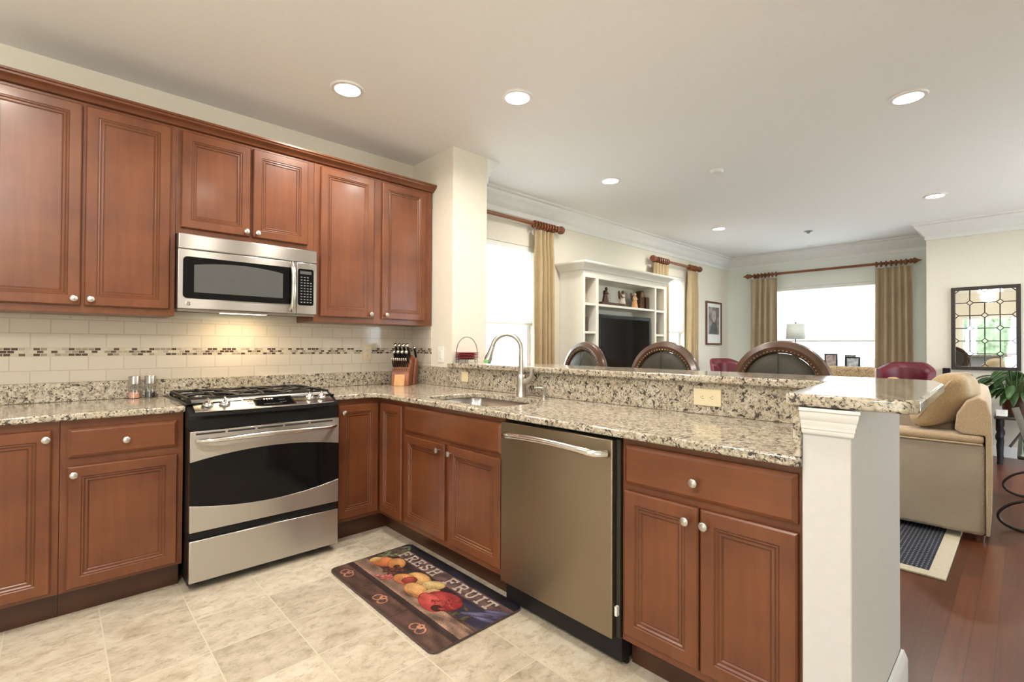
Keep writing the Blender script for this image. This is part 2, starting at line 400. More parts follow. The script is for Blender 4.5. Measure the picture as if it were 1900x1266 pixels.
CAP = [(.0, .984), (.008, .984), (.012, .990), (.012, .996), (.016, .999), (.016, 1.008), (.021, 1.016), (.021, 1.022), (.025, 1.026), (.030, 1.040), (.030, 1.046), (.036, 1.050), (.036, 1.0575), (.0, 1.0575)]
r0 = [(1.0595-o, -3.117+o*.0, z) for o, z in CAP]; r1 = [(1.0595-o, -3.232-o*.75, z) for o, z in CAP]
struct(MB().loft([r0, r1]).build('trim_2', M['white']))

# windows: frame, sashes, glass
def window(name, axis, a0, a1, z0, z1, p, out):
    """axis 'x': window in a wall along x at y=p, outside towards +out"""
    b = MB()
    def bx(u0, u1, d0, d1, za, zb, bb=b):
        lo, hi = sorted((p+d0*out, p+d1*out))
        if axis == 'x': bb.box(u0, u1, lo, hi, za, zb)
        else: bb.box(lo, hi, u0, u1, za, zb)
    f = .05
    bx(a0, a0+f, .07, .14, z0, z1); bx(a1-f, a1, .07, .14, z0, z1); bx(a0+f, a1-f, .07, .14, z0, z0+f); bx(a0+f, a1-f, .07, .14, z1-f, z1)
    zm = (z0+z1)/2-.02; bx(a0+f, a1-f, .08, .13, zm-.02, zm+.02)
    if a1-a0 > 1.3 and out < 0:
        c = (a0+a1)/2; bx(c-.03, c+.03, .075, .135, z0+f, zm-.02); bx(c-.03, c+.03, .075, .135, zm+.02, z1-f)
    o = struct(b.build(name, M['white'], smooth=0, bevel=.003))
    g = MB(); bx(a0+f, a1-f, .10, .104, z0+f, z1-f, g); g.build('window_glass', M['pane'], o, smooth=0)
    s = MB(); bx(a0-.05, a1+.05, -.05, .07, z0-.03, z0-.001, s); s.build('window_sill', M['white'], o, bevel=.004)
    return o
window('window_1', 'x', *W1, 0, 1); window('window_2', 'x', *W2, 0, 1); window('window_3', 'y', *W3, 8.05, 1); window('fill_window_4', 'x', *FILL_W4, -5.6, -1); window('fill_window_5', 'x', *FILL_W5, -5.6, -1)
b = MB()
for y0, y1 in ((-3.52, -3.44), (-2.36, -2.28)): b.box(-3.53, -3.42, y0, y1, .04, 2.10)
b.box(-3.53, -3.42, -3.44, -2.36, .04, .12); b.box(-3.53, -3.42, -3.44, -2.36, 2.02, 2.10)
d1 = struct(b.build('door_1', M['white'], smooth=0))
MB().box(-3.48, -3.474, -3.44, -2.36, .12, 2.02).build('door_glass', M['pane'], d1, smooth=0)

# outside
struct(MB().box(-40, 50, -45, 45, -.5, -.4).build('lawn', M['grass'], smooth=0))
M['bounce_paving'] = pm('pale_bounce_paving', (.72, .70, .66), .8, 0, .06, 4)  # unseen pale ground, added to bounce daylight up onto the ceilings
for px0, px1, py0, py1 in ((-3.54-9, -3.56, -12, 6), (-3.56, 8.24, -14, -5.76), (-3.56, 8.24, .19, 6), (8.24, 11.5, -14, 6)): struct(MB().box(px0, px1, py0, py1, -.399, -.2).build('bounce_terrace', M['bounce_paving'], smooth=0))
def shrub(x, y, r, h, label, m='shrub', grp='shrubs beyond the far window'):
    rnd = random.Random(int(x*10)); b = MB()
    for i in range(26):
        a = rnd.uniform(0, 2*PI); q = rnd.uniform(0, .7)*r; z = rnd.uniform(.15, .85)*h
        b.ell((x+q*math.cos(a), y+q*math.sin(a), z-.4), (r*.42, r*.42, h*.24), 10, 7)
    tag(b.build('shrub', M[m]), label, 'shrub', grp)
shrub(12.2, -.9, .6, 1.5, 'pale overexposed shrub outside the far window, behind the lamp shade')
shrub(12.6, -2.3, .55, 1.6, 'pale overexposed shrub outside the far window, behind the photo frames')
shrub(12.1, -3.4, .6, 1.5, 'pale overexposed shrub outside the far window, beside the right curtain')

for i in range(7): shrub(-5.8, -1.0-i*.95, .42, 3.6, 'green garden shrub outside the patio door, %s from the house corner' % ['first', 'second', 'third', 'fourth', 'fifth', 'sixth', 'seventh'][i], 'hedge', 'garden shrubs outside the patio door')
# ------------------------------------------------------------------ ceiling lights
def can(x, y, label, p=15, col=WARM):
    t = thing('recessed_light', label, 'ceiling light', (x, y, H), 0, 'recessed ceiling lights')
    MB().lathe([(.070, -.002), (.074, -.010), (.092, -.009), (.098, -.0005)], (0,0,0), seg=40, caps=False).build('trim_ring', M['white'], t, world=False)
    MB().lathe([(.0705, -.002), (.060, -.008), (.035, -.011), (.001, -.012)], (0,0,0), seg=32, caps=False).build('lens', M['lamp_on'], t, world=False)
    l = bpy.data.lights.new('can_lamp', 'AREA'); l.shape = 'DISK'; l.size = .13; l.energy = p; l.color = col; l.spread = math.radians(165)
    o = bpy.data.objects.new('can_lamp', l); COL.objects.link(o); o.parent = t; o.location = (0, 0, -.016)
    return t
can(.764, -.80, 'lit recessed ceiling light above the range')
can(1.555, -1.43, 'lit recessed ceiling light above the kitchen sink')
can(3.262, -3.07, 'lit recessed ceiling light above the near end of the beige sofa')
can(3.20, -.95, 'lit recessed ceiling light in front of the built-in, beside the first window', col=COOL)
can(5.886, -2.94, 'lit recessed ceiling light nearest the wall mirror', col=COOL)
can(5.695, -.86, 'lit recessed ceiling light farthest into the living room, before the big window', col=COOL)
can(-.75, -1.35, 'lit recessed ceiling light out of frame above the left cabinets')
can(.56, -2.60, 'lit recessed ceiling light out of frame above the kitchen aisle')
# glass ceiling fixture in the kitchen, seen only in the mirror
fx = thing('ceiling_fixture', 'three-bowl glass ceiling fixture seen lit in the wall mirror', 'ceiling light', (-1.1, -2.95, H))
MB().lathe([(.001, -.001), (.09, -.001), (.085, -.03), (.02, -.04), (.02, -.10), (.001, -.10)], seg=24, caps=False).build('canopy', M['brass'], fx, world=False)
for k in range(3):
    a = k*2*PI/3+.4; c = (.16*math.cos(a), .16*math.sin(a), -.13)
    MB().lathe([(.03, .05), (.06, .03), (.085, -.01), (.09, -.04), (.07, -.05), (.001, -.055)], c, seg=20, caps=False).build('glass_shade', M['lamp_on'], fx, world=False)
    MB().tube([(0, 0, -.09), (c[0]*.5, c[1]*.5, -.085), (c[0], c[1], -.08)], .008).build('arm', M['brass'], fx, world=False)
l = bpy.data.lights.new('fixture_lamp', 'POINT'); l.energy = 75; l.color = (1, .93, .84); l.shadow_soft_size = .12
o = bpy.data.objects.new('fixture_lamp', l); COL.objects.link(o); o.parent = fx; o.location = (0, 0, -.30)

def disc(name, x, y, prof, label, cat, m):
    tag(MB().lathe(prof, (x, y, H), seg=24, caps=False).build(name, m), label, cat)
disc('smoke_detector', 3.643, -1.736, [(.055, -.0005), (.055, -.012), (.048, -.026), (.02, -.032), (.001, -.033)], 'small round white smoke detector on the living room ceiling', 'smoke detector', M['white'])
disc('sprinkler_head', 6.667, -1.611, [(.05, -.0005), (.045, -.008), (.018, -.012), (.018, -.03), (.001, -.032)], 'small grey sprinkler head on the living room ceiling', 'sprinkler', M['grey_metal'])
disc('ceiling_cover', 7.70, -1.35, [(.05, -.0005), (.048, -.008), (.001, -.010)], 'flat white round cover on the ceiling near the far window', 'ceiling cover', M['white'])

# ------------------------------------------------------------------ kitchen cabinets
KNOB = [(.005, 0), (.005, .010), (.008, .013), (.0145, .017), (.016, .022), (.0145, .027), (.009, .030), (.001, .031)]
def knob(parent, u, v, d=.0205, s=1.0):
    return MB().lathe([(r*s, h*s) for r, h in KNOB], (0,0,0), '-Y', 18, caps=False).build('knob', M['nickel'], parent, world=False, loc=(u, -d, v))
def rings_panel(w_, h, prof):
    return [[(i, -d, i), (w_-i, -d, i), (w_-i, -d, h-i), (i, -d, h-i)] for i, d in prof]
def door(parent, u, v, w_, h, depth, kn=None, name='door'):
    fr = min(.058, w_*.22)
    P = [(0, 0), (0, .015), (.005, .020), (fr-.012, .020), (fr-.009, .0165), (fr-.0065, .0165), (fr-.003, .0175), (fr+.002, .0125), (fr+.0045, .0125), (fr+.011, .014), (fr+.015, .0095), (fr+.018, .0095)]
    mb = MB().loft(rings_panel(w_, h, P))
    for f in mb.bm.faces:
        c_ = f.calc_center_median(); n_ = min(c_.x, w_-c_.x, c_.z, h-c_.z)
        for lo, hi in ((fr-.009, fr-.0055), (fr+.0015, fr+.005), (fr+.0145, fr+.0185)):
            if len(f.verts) == 4 and lo <= n_ <= hi: f.material_index = 1
    o = mb.build(name, [M['cherry'], M['glaze']], parent, world=False, smooth=20, loc=(u, -depth, v))
    if kn: knob(o, kn[0]-u, kn[1]-v)
    return o
def drawer(parent, u, v, w_, h, depth, kn=None, name='drawer'):
    P = [(0, 0), (0, .010), (.004, .013), (.014, .020)]
    o = MB().loft(rings_panel(w_, h, P)).build(name, M['cherry_h'], parent, world=False, smooth=20, loc=(u, -depth, v))
    if kn: knob(o, kn[0]-u, kn[1]-v)
    return o
def carcass(parent, w_, z0, z1, depth, back=.002):
    return MB().box(0.0005, w_-.0005, -depth, -back, z0, z1).build('carcass', M['cherry'], parent, world=False, smooth=0, bevel=.0015)
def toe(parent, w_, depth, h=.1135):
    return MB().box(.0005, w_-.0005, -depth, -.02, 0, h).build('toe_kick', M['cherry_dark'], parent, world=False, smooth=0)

G = 'wall cabinets above the range wall'
c = thing('wall_cabinet', 'tall cherry wall cabinet with two doors left of the microwave', 'cabinet', (-.762, 0, 1.38), 0, G)
carcass(c, .762, 0, 1.06, .305)
door(c, .012, .037, .357, 1.005, .3055, (.345, .068)); door(c, .383, .037, .352, 1.005, .3055, (.408, .068))
c = thing('wall_cabinet', 'short cherry wall cabinet with two doors directly above the microwave', 'cabinet', (0, 0, 1.842), 0, G)
carcass(c, .762, 0, .598, .305)
door(c, .022, .037, .352, .543, .3055, (.350, .062)); door(c, .388, .037, .330, .543, .3055, (.412, .062))
c = thing('wall_cabinet', 'tall cherry wall cabinet with two doors right of the microwave, against the pier', 'cabinet', (.762, 0, 1.38), 0, G)
carcass(c, .930, 0, 1.06, .305)
door(c, .040, .037, .387, 1.005, .3055, (.400, .066)); door(c, .494, .037, .372, 1.005, .3055, (.522, .066))
CC = [(0, 2.4405), (.304, 2.4405), (.306, 2.4405), (.318, 2.444), (.324, 2.455), (.340, 2.463), (.352, 2.470), (.354, 2.478), (.362, 2.482), (.362, 2.492), (0, 2.492)]
tag(MB().loft([[(x, -y-.001, z) for y, z in CC] for x in (-.764, 1.70)]).build('crown_molding', M['cherry_h']), 'stepped cherry crown molding running along the tops of the wall cabinets', 'molding')

c = thing('base_cabinet', 'cherry base cabinet with one full-height door at the left edge of the photo', 'cabinet', (-.92, 0, 0), 0)
carcass(c, .4585, .114, .883, .61); toe(c, .4585, .567); door(c, .03, .132, .402, .713, .6105, (.414, .808))
c = thing('base_cabinet', 'cherry base cabinet with one drawer over one door, left of the range', 'cabinet', (-.461, 0, 0), 0)
carcass(c, .459, .114, .883, .61); toe(c, .450, .567)
drawer(c, .025, .712, .408, .132, .6105, (.229, .775)); door(c, .025, .130, .408, .543, .6105, (.046, .640))
# corner cabinet (two leaves meeting at the inside corner)
c = thing('corner_cabinet', 'cherry corner base cabinet with a folding two-leaf door right of the range', 'cabinet', (1.0975, -.61, 0), 0)
b = MB(); b.box(.768, 1.70, -.61, -.002, .114, .883); b.box(1.0975, 1.70, -.9245, -.6101, .114, .883); b.build('carcass', M['cherry'], c, smooth=0)
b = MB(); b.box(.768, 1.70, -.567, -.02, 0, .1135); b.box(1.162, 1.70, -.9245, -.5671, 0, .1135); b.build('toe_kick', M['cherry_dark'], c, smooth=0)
o = door(c, .80-1.0975, .140, .272, .708, .0005); knob(o, .030, .662)
o = door(c, -.0005, .140, .270, .708, 0); o.rotation_euler = (0, 0, -PI/2); o.location = (-.0005, -.024, .140)
# peninsula units: local frame, x runs towards the camera (world -Y), front faces world -X
def pen(name, label, y0): return thing(name, label, 'cabinet', (1.70, y0, 0), -PI/2)
DP = 1.70-1.097
c = pen('sink_cabinet', 'cherry sink base cabinet with a false drawer front over two doors', -.925)
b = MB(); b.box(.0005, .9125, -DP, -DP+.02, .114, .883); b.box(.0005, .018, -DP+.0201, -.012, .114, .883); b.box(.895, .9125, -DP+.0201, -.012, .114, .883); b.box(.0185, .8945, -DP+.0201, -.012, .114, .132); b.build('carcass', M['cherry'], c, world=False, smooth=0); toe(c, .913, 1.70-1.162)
drawer(c, .014, .700, .879, .152, DP+.0005, None, 'false_drawer_front')
door(c, .016, .150, .418, .530, DP+.0005, (.389, .644)); door(c, .474, .150, .418, .530, DP+.0005, (.466+.034, .642))
c = pen('base_cabinet', 'cherry base cabinet with a drawer over two doors, beside the white half wall', -2.497)
carcass(c, .612, .114, .883, DP); toe(c, .612, 1.70-1.162)
drawer(c, .016, .710, .584, .146, DP+.0005, (.298, .773)); door(c, .016, .147, .289, .538, DP+.0005, (.269, .640)); door(c, .311, .147, .289, .538, DP+.0005, (.333, .640))

# ------------------------------------------------------------------ counters
def fillet(poly, idx, r, n=6):
    out = []
    for i, p in enumerate(poly):
        if i in idx:
            P = Vector(p); A = (Vector(poly[i-1])-P).normalized(); B = (Vector(poly[(i+1) % len(poly)])-P).normalized()
            a, bq = P+A*r, P+B*r
            for k in range(n+1):
                t = k/n; out.append(tuple((1-t)**2*a+2*t*(1-t)*P+t*t*bq))
        else: out.append(p)
    return out
def slab_poly(loops, z0, z1):
    bm = bmesh.new(); edges = []
    for lp in loops:
        vs = [bm.verts.new((x, y, z0)) for x, y in lp]
        edges += [bm.edges.new((vs[i], vs[(i+1) % len(vs)])) for i in range(len(vs))]
    r = bmesh.ops.triangle_fill(bm, use_beauty=True, edges=edges)
    fs = [g for g in r['geom'] if isinstance(g, bmesh.types.BMFace)]
    ex = bmesh.ops.extrude_face_region(bm, geom=fs)
    bmesh.ops.translate(bm, verts=[g for g in ex['geom'] if isinstance(g, bmesh.types.BMVert)], vec=(0, 0, z1-z0))
    b = MB(); b.bm.free(); b.bm = bm; return b
c = thing('countertop', 'speckled granite countertop left of the range, holding the two grinders', 'countertop', (-.46, -.3, .884))
slab_poly([[(-.925, -.001), (.001, -.001), (.001, -.648), (-.925, -.648)]], .884, .914).build('slab', M['granite'], c, bevel=.007, seg=3)
MB().box(-.925, .001, -.021, -.001, .9145, 1.016).build('backsplash', M['granite'], c, bevel=.003)
c = thing('countertop', 'speckled granite L-shaped countertop from the range along the peninsula, around the sink', 'countertop', (1.4, -1.5, .884))
L = fillet([(.763, -.001), (1.699, -.001), (1.699, -3.1145), (1.045, -3.1145), (1.045, -.648), (.763, -.648)], {4}, .07)
SX0, SX1, SY0, SY1 = 1.125, 1.555, -1.72, -1.05
hole = [(x, y) for x, y in rrect(SX0, SX1, SY0, SY1, .10, 6)]
slab_poly([L, hole], .884, .914).build('slab', M['granite'], c, bevel=.007, seg=3)
MB().box(.0015, 1.699, -.021, -.001, .9145, 1.016).build('backsplash', M['granite'], c, bevel=.003)
b = MB(); b.box(1.690, 1.707, -3.0945, -.0215, .9145, 1.0595)
o = b.build('granite_backsplash', M['granite'], bevel=.002); tag(o, 'tall granite backsplash rising from the counter to the raised bar', 'backsplash')
o = MB().box(1.048, 1.689, -3.1145, -3.0950, .9145, 1.0595).build('granite_backsplash', M['granite'], bevel=.002); tag(o, 'narrow granite side splash at the counter end against the white half wall', 'backsplash')
BT = [(1.658, -.5685), (2.07, -.5685), (2.07, -3.285), (2.02, -3.315), (1.84, -3.350), (1.055, -3.374), (1.028, -3.35), (1.028, -3.082), (1.658, -3.030)]
tag(slab_poly([fillet(BT, {8}, .04, 4)], 1.0605, 1.095).build('bar_counter', M['granite'], bevel=.008, seg=3), 'raised L-shaped granite bar top over the white half wall', 'bar top')

# tile
tl = thing('tile_backsplash', 'cream subway tile backsplash with a brown mosaic strip behind the range', 'backsplash', (0, 0, 1.2))
tl.location = (0, 0, 0)
def tile_l(z0, z1, name, m):
    b = MB(); b.box(-.925, 1.7075, -.008, -.0005, z0, z1); b.box(1.7005, 1.7075, -.297, -.0085, max(z0, 1.0605), z1); b.build(name, m, tl, smooth=0)
tile_l(1.0165, 1.158, 'lower_tile', subway(1.158)); tile_l(1.158, 1.203, 'mosaic_strip', mosaic()); tile_l(1.203, 1.3795, 'upper_tile', subway(1.203))

# ------------------------------------------------------------------ range
RG = thing('range', 'stainless steel slide-in gas range with black glass oven door', 'range', (.381, -.38, 0))
x0, x1 = .006, .757
b = MB(); b.box(x0, x1, -.70, -.03, .03, .862); b.build('body', M['black'], RG, smooth=0)
for fx_ in (.06, .70):
    for fy in (-.62, -.12): MB().lathe([(.018, 0), (.018, .031)], (fx_, fy, 0), seg=12).build('foot', M['black'], RG)
b = MB(); b.box(x0-.004, x1+.004, -.655, -.045, .9155, .926); b.build('cooktop', M['black_gloss'], RG, bevel=.004)
# bowed control panel
def fy(u): return -(.712+.045*(1-(2*u-1)**2))
def panel_rings(ins, top, low, dz=0.0, n=14):
    R_ = []
    for i in range(n+1):
        u = ins+(1-2*ins)*i/n; x = x0+(x1-x0)*u; f = fy(u)
        yt = -.605; zt = .934
        def at(k): return (x, yt+(f-yt)*k, zt+(.884-zt)*k+dz)
        R_.append([at(top), at(low), (x, at(low)[1], at(low)[2]-.004), (x, at(top)[1], at(top)[2]-.004)])
    return R_
R_ = []
for i in range(15):
    u = i/14; x = x0-.003+(x1-x0+.006)*u; f = fy(u)
    R_.append([(x, -.605, .930), (x, f, .880), (x, f-.001, .866), (x, -.705, .846), (x, -.705, .80), (x, -.60, .80)])
MB().loft(R_).build('control_fascia', M['black'], RG, smooth=30)
MB().loft(panel_rings(.03, .0, .985, .0045)).build('control_panel', M['steel'], RG, smooth=30)
MB().loft(panel_rings(.34, .22, .86, .0065)).build('display', M['black_gloss'], RG, smooth=30)
MB().loft(panel_rings(.325, .16, .92, .0055)).build('display_border', M['chrome'], RG, smooth=30)
sl = math.atan2(.05, .14)
def on_panel(u, k, lift=.006):
    x = x0+(x1-x0)*u; f = fy(u); return (x, -.605+(f+.605)*k, .934-.05*k+lift)
for i, u in enumerate((.115, .215, .800, .895)):
    p = on_panel(u, .52)
    kb = MB().lathe([(.024, 0), (.026, .004), (.024, .009), (.015, .013), (.013, .016)], seg=24).build('knob', M['chrome'], RG, world=False)
    kb.location = (p[0]-.381, p[1]+.38, p[2]); kb.rotation_euler = (sl, 0, 0)
    MB().box(-.0045, .0045, -.017, .017, .012, .034).build('grip', M['chrome'], kb, world=False, bevel=.003)
p = on_panel(.50, .36, .0075); dg = MB()
for i in range(4): dg.box(-.022+i*.013, -.014+i*.013, -.005, .005, 0, .0006)
o = dg.build('display_digits', M['amber'], RG, world=False, smooth=0); o.location = (p[0]-.381, p[1]+.38, p[2]); o.rotation_euler = (sl, 0, 0)
for u, k, n_ in ((.365, .45, 2), (.365, .65, 2), (.46, .75, 8), (.575, .45, 3), (.575, .65, 3)):
    bt = MB()
    for i in range(n_):
        p = on_panel(u+i*.016, k, .0068); bt.box(p[0]-.0045, p[0]+.0045, p[1]-.003, p[1]+.003, p[2]-.001, p[2]+.0008)
    bt.build('touch_buttons', M['grey_metal'], RG, smooth=0)
# grates and burners
for gx in (.135, .381, .627):
    g = MB(); hw = .115
    y0_, y1_ = -.60, -.09
    for (xa, ya, xb, yb) in ((gx-hw, y0_, gx+hw, y0_), (gx-hw, y1_, gx+hw, y1_), (gx-hw, y0_, gx-hw, y1_), (gx+hw, y0_, gx+hw, y1_), (gx-hw, -.345, gx+hw, -.345)):
        dx = .006 if xa == xb else 0; dy = .006 if ya == yb else 0
        g.box(xa-dx, xb+dx, ya-dy, yb+dy, .936, .950)
    for yc in (-.47, -.215):
        for sx_, sy_ in ((1, 0), (-1, 0), (0, 1), (0, -1)):
            pts = [(gx+sx_*(hw*(1-t)+.022*t), yc+sy_*(.125*(1-t)+.022*t), .944+.012*math.sin(PI*t*.6)) for t in (0, .3, .6, 1)]
            g.tube(pts, .0065, 6)
    for sx_ in (-1, 1):
        for yy in (y0_, -.345, y1_): g.box(gx+sx_*hw-.008, gx+sx_*hw+.008, yy-.008, yy+.008, .9265, .937)
    g.build('grate', M['iron'], RG)
for bx_, by_, r in ((.135, -.47, .045), (.135, -.215, .04), (.381, -.34, .05), (.627, -.47, .05), (.627, -.215, .036)):
    bo = MB().lathe([(r*1.1, .926), (r*1.05, .932), (r*.8, .934), (r*.8, .931)], (bx_, by_, 0), seg=24).build('burner', M['nickel'], RG)
    MB().lathe([(r*.75, .934), (r*.75, .942), (r*.6, .944), (.001, .944)], (bx_, by_, 0), seg=24, caps=False).build('burner_cap', M['iron'], bo)
# oven door
def arc(zs, ze, n=16): return [(x0+(x1-x0)*i/n, ze+(zs-ze)*(1-(2*i/n-1)**2)) for i in range(n+1)]
top_arc = arc(.678, .640); bot_arc = arc(.386, .428)
dr = MB()
dr.prism([(x0, .792)]+top_arc+[(x1, .792)], -.735, -.703, 'XZ'); dr.prism([(x0, .294)]+bot_arc[::1]+[(x1, .294)], -.735, -.703, 'XZ')
DR = dr.build('oven_door', M['steel'], RG, smooth=25, bevel=.002)
MB().prism(top_arc+bot_arc[::-1], -.733, -.704, 'XZ').build('oven_window', M['black_gloss'], DR, smooth=0)
hp = []
for i in range(25):
    t = i/24; u = t*2-1
    hp.append((.036+(.734-.036)*t, -.737-.052*(1-u**6)**.6 if abs(u) < 1 else -.737, .752-.006*u*u))
MB().tube(hp, [.011+.003*(1-abs(i/12-1)) for i in range(25)], 12).build('handle', M['chrome'], DR)
vb = MB()
for i in range(5): vb.box(.030+i*.140, .030+i*.140+.128, -.7365, -.7345, .774, .783)
vb.build('vent_slots', M['slot'], DR, smooth=0)
DW_ = MB(); DW_.box(x0, x1, -.735, -.703, .045, .252); o = DW_.build('storage_drawer', M['steel'], RG, bevel=.004)
MB().box(x0+.01, x1-.01, -.712, -.7035, .2525, .2935).build('drawer_grip', M['black'], o, smooth=0)

# ------------------------------------------------------------------ microwave
MW = thing('microwave', 'stainless over-the-range microwave with black window and lit underside', 'microwave', (.381, -.18, 1.42))
mx0, mx1 = .0025, .7595
MB().box(mx0, mx1, -.345, -.009, 1.422, 1.8385).build('body', M['black'], MW, smooth=0)
def mwface(poly, d0, d1, name, m, parent, bev=.003): return MB().prism(poly, -d1, -d0, 'XZ').build(name, m, parent, smooth=30, bevel=bev)
mwface([(mx0, 1.755), (mx1, 1.755), (mx1, 1.8385), (mx0, 1.8385)], .3455, .372, 'vent_panel', M['steel'], MW, .006)
DRm = mwface([(mx0, 1.4225), (.630, 1.4225), (.630, 1.752), (mx0, 1.752)], .3455, .372, 'door', M['steel'], MW, .004)
mwface(rrect(.026, .622, 1.480, 1.712, .022), .3725, .3745, 'window_border', M['black_gloss'], DRm, 0)
n = 14; arch = [(.078+.470*i/n, 1.668+.022*(1-(2*i/n-1)**2)) for i in range(n+1)]
mwface([(.078, 1.515)]+arch+[(.548, 1.515)], .375, .3755, 'window', M['glass_grey'], DRm, 0)
hp = [(.604, -.3715-.035*math.sin(PI*min(1, max(0, t)))**.5, 1.440+.305*t) for t in [i/16 for i in range(17)]]
MB().tube(hp, .012, 10, flat=1.2).build('handle', M['chrome'], DRm)
bd = MB().lathe([(.013, 0), (.013, .002), (.011, .003), (.001, .0032)], (.052, -.3722, 1.452), '-Y', 20, caps=False).build('badge', M['chrome'], DRm)
MB().lathe([(.0095, .0034), (.0095, .0042), (.0075, .0042), (.0075, .0034)], (.052, -.3722, 1.452), '-Y', 20, caps=False).build('emblem', M['grey_metal'], bd)
CPm = mwface([(.632, 1.4225), (mx1, 1.4225), (mx1, 1.752), (.632, 1.752)], .3455, .372, 'control_panel', M['steel'], MW, .004)
mwface(rrect(.640, .738, 1.478, 1.712, .012), .3725, .374, 'keypad', M['black_gloss'], CPm, 0)
mwface([(.652, 1.678), (.724, 1.678), (.724, 1.698), (.652, 1.698)], .3742, .3748, 'display', M['glass_grey'], CPm, 0)
kp = MB()
for r in range(10):
    for q in range(4):
        if r in (0, 1) and q == 3: continue
        xx = .656+q*.0195; zz = 1.658-r*.0178; kp.box(xx, xx+.011, -.3752, -.374, zz-.0030, zz+.0030)
kp.build('buttons', M['grey_metal'], CPm, smooth=0)
MB().box(.25, .50, -.30, -.16, 1.414, 1.4218).build('cooktop_light', M['under_light'], MW, smooth=0)
MB().box(mx0+.005, mx1-.005, -.340, -.31, 1.410, 1.4218).build('filter_rail', M['steel'], MW, smooth=0)
l = bpy.data.lights.new('cooktop_lamp', 'AREA'); l.shape = 'RECTANGLE'; l.size = .22; l.size_y = .10; l.energy = 1.7; l.color = (1, .74, .42)
o = bpy.data.objects.new('cooktop_lamp', l); COL.objects.link(o); o.parent = MW; o.location = (0.0, -.02, -.012)

# ------------------------------------------------------------------ dishwasher
D = thing('dishwasher', 'stainless dishwasher with bar handle and black toe panel', 'dishwasher', (1.38, -2.16, 0))
MB().box(1.102, 1.69, -2.490, -1.842, .02, .875).build('body', M['black'], D, smooth=0)
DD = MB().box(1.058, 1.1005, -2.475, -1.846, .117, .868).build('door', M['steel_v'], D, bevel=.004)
MB().box(1.085, 1.1005, -2.494, -2.4765, .117, .868).build('gap_shade_strip', M['slot'], D, smooth=0)  # dark strip standing in for the shade in the gap beside the door
MB().box(1.068, 1.084, -2.490, -2.480, .205, .240).build('bracket_clip', M['plastic_white'], D, smooth=0)
MB().box(1.135, 1.150, -2.492, -1.842, .0, .116).build('toe_panel', M['black'], D, smooth=0)
hp = []
for i in range(21):
    t = i/20; u = 2*t-1; y = -1.885-.565*t
    hp.append((1.057-.052*(max(0, 1-abs(u)**8))**.5, y, .812+.014*(1-u*u)))
MB().tube(hp, .015, 12).build('handle', M['chrome'], DD)

# ------------------------------------------------------------------ sink, faucet, soap
sk = thing('sink', 'undermount stainless steel sink basin in the peninsula counter', 'sink', (1.34, -1.385, .70))
b = MB(); rings = []
for ins, z in ((.004, .8835), (.004, .80), (.010, .74), (.03, .715), (.06, .705)):
    rings.append([(x, y, z) for x, y in rrect(SX0-.01+ins, SX1+.01-ins, SY0-.01+ins, SY1+.01-ins, .10, 6)])
b.loft(rings, caps=False)
bot = [b.v(x, y, .704) for x, y in rrect(SX0+.05, SX1-.05, SY0+.05, SY1-.05, .10, 6)]; b.face(bot)
o = b.build('basin', M['steel'], sk, smooth=40); o.modifiers.new('thick', 'SOLIDIFY').thickness = .002
MB().lathe([(.045, .7045), (.042, .708), (.03, .7065), (.001, .706)], (1.34, -1.385, 0), seg=20, caps=False).build('drain', M['chrome'], sk)
F = thing('faucet', 'tall gooseneck pull-down kitchen faucet in brushed nickel with a green-tipped spray head', 'faucet', (1.60, -1.43, .9145))
MB().lathe([(.034, .9145), (.034, .920), (.029, .926), (.0275, .99), (.029, 1.02), (.027, 1.04), (.019, 1.05)], (1.60, -1.43, 0), seg=24).build('body', M['nickel'], F)
gp = [(1.60, -1.43, 1.045), (1.60, -1.43, 1.20)]
dirx, diry = -.62, .78
for i in range(1, 13):
    a = PI*i/12*.93; r = .092; q = r*(1-math.cos(a)); gp.append((1.60+dirx*q, -1.43+diry*q, 1.20+r*1.05*math.sin(a)))
MB().tube(gp, [.019, .0165]+[.0150]*12, 12).build('spout', M['nickel'], F)
e = Vector(gp[-1]); dn = (Vector(gp[-1])-Vector(gp[-2])).normalized()
hd = MB().tube([tuple(e+dn*t) for t in (0, .01, .04, .075, .09)], [.016, .0165, .019, .024, .024], 14).build('spray_head', M['chrome'], F)
MB().tube([tuple(e+dn*t) for t in (.0905, .094, .108, .110)], [.0235, .0245, .0235, .018], 14).build('spray_ring', M['green'], hd)
MB().tube([(1.605, -1.445, 1.005), (1.613, -1.475, 1.012), (1.615, -1.497, 1.03), (1.615, -1.507, 1.085)], [.022, .020, .014, .010], 10).build('lever', M['nickel'], F)
sp = thing('soap_dispenser', 'small nickel soap dispenser pump beside the faucet', 'soap dispenser', (1.60, -1.62, .9145))
MB().lathe([(.020, .9145), (.019, .921), (.011, .925), (.010, .965), (.012, .970), (.012, .985), (.001, .987)], (1.60, -1.62, 0), seg=18, caps=False).build('base', M['nickel'], sp)
MB().tube([(1.60, -1.62, .978), (1.59, -1.59, .980), (1.581, -1.56, .976)], .006, 8).build('nozzle', M['nickel'], sp)

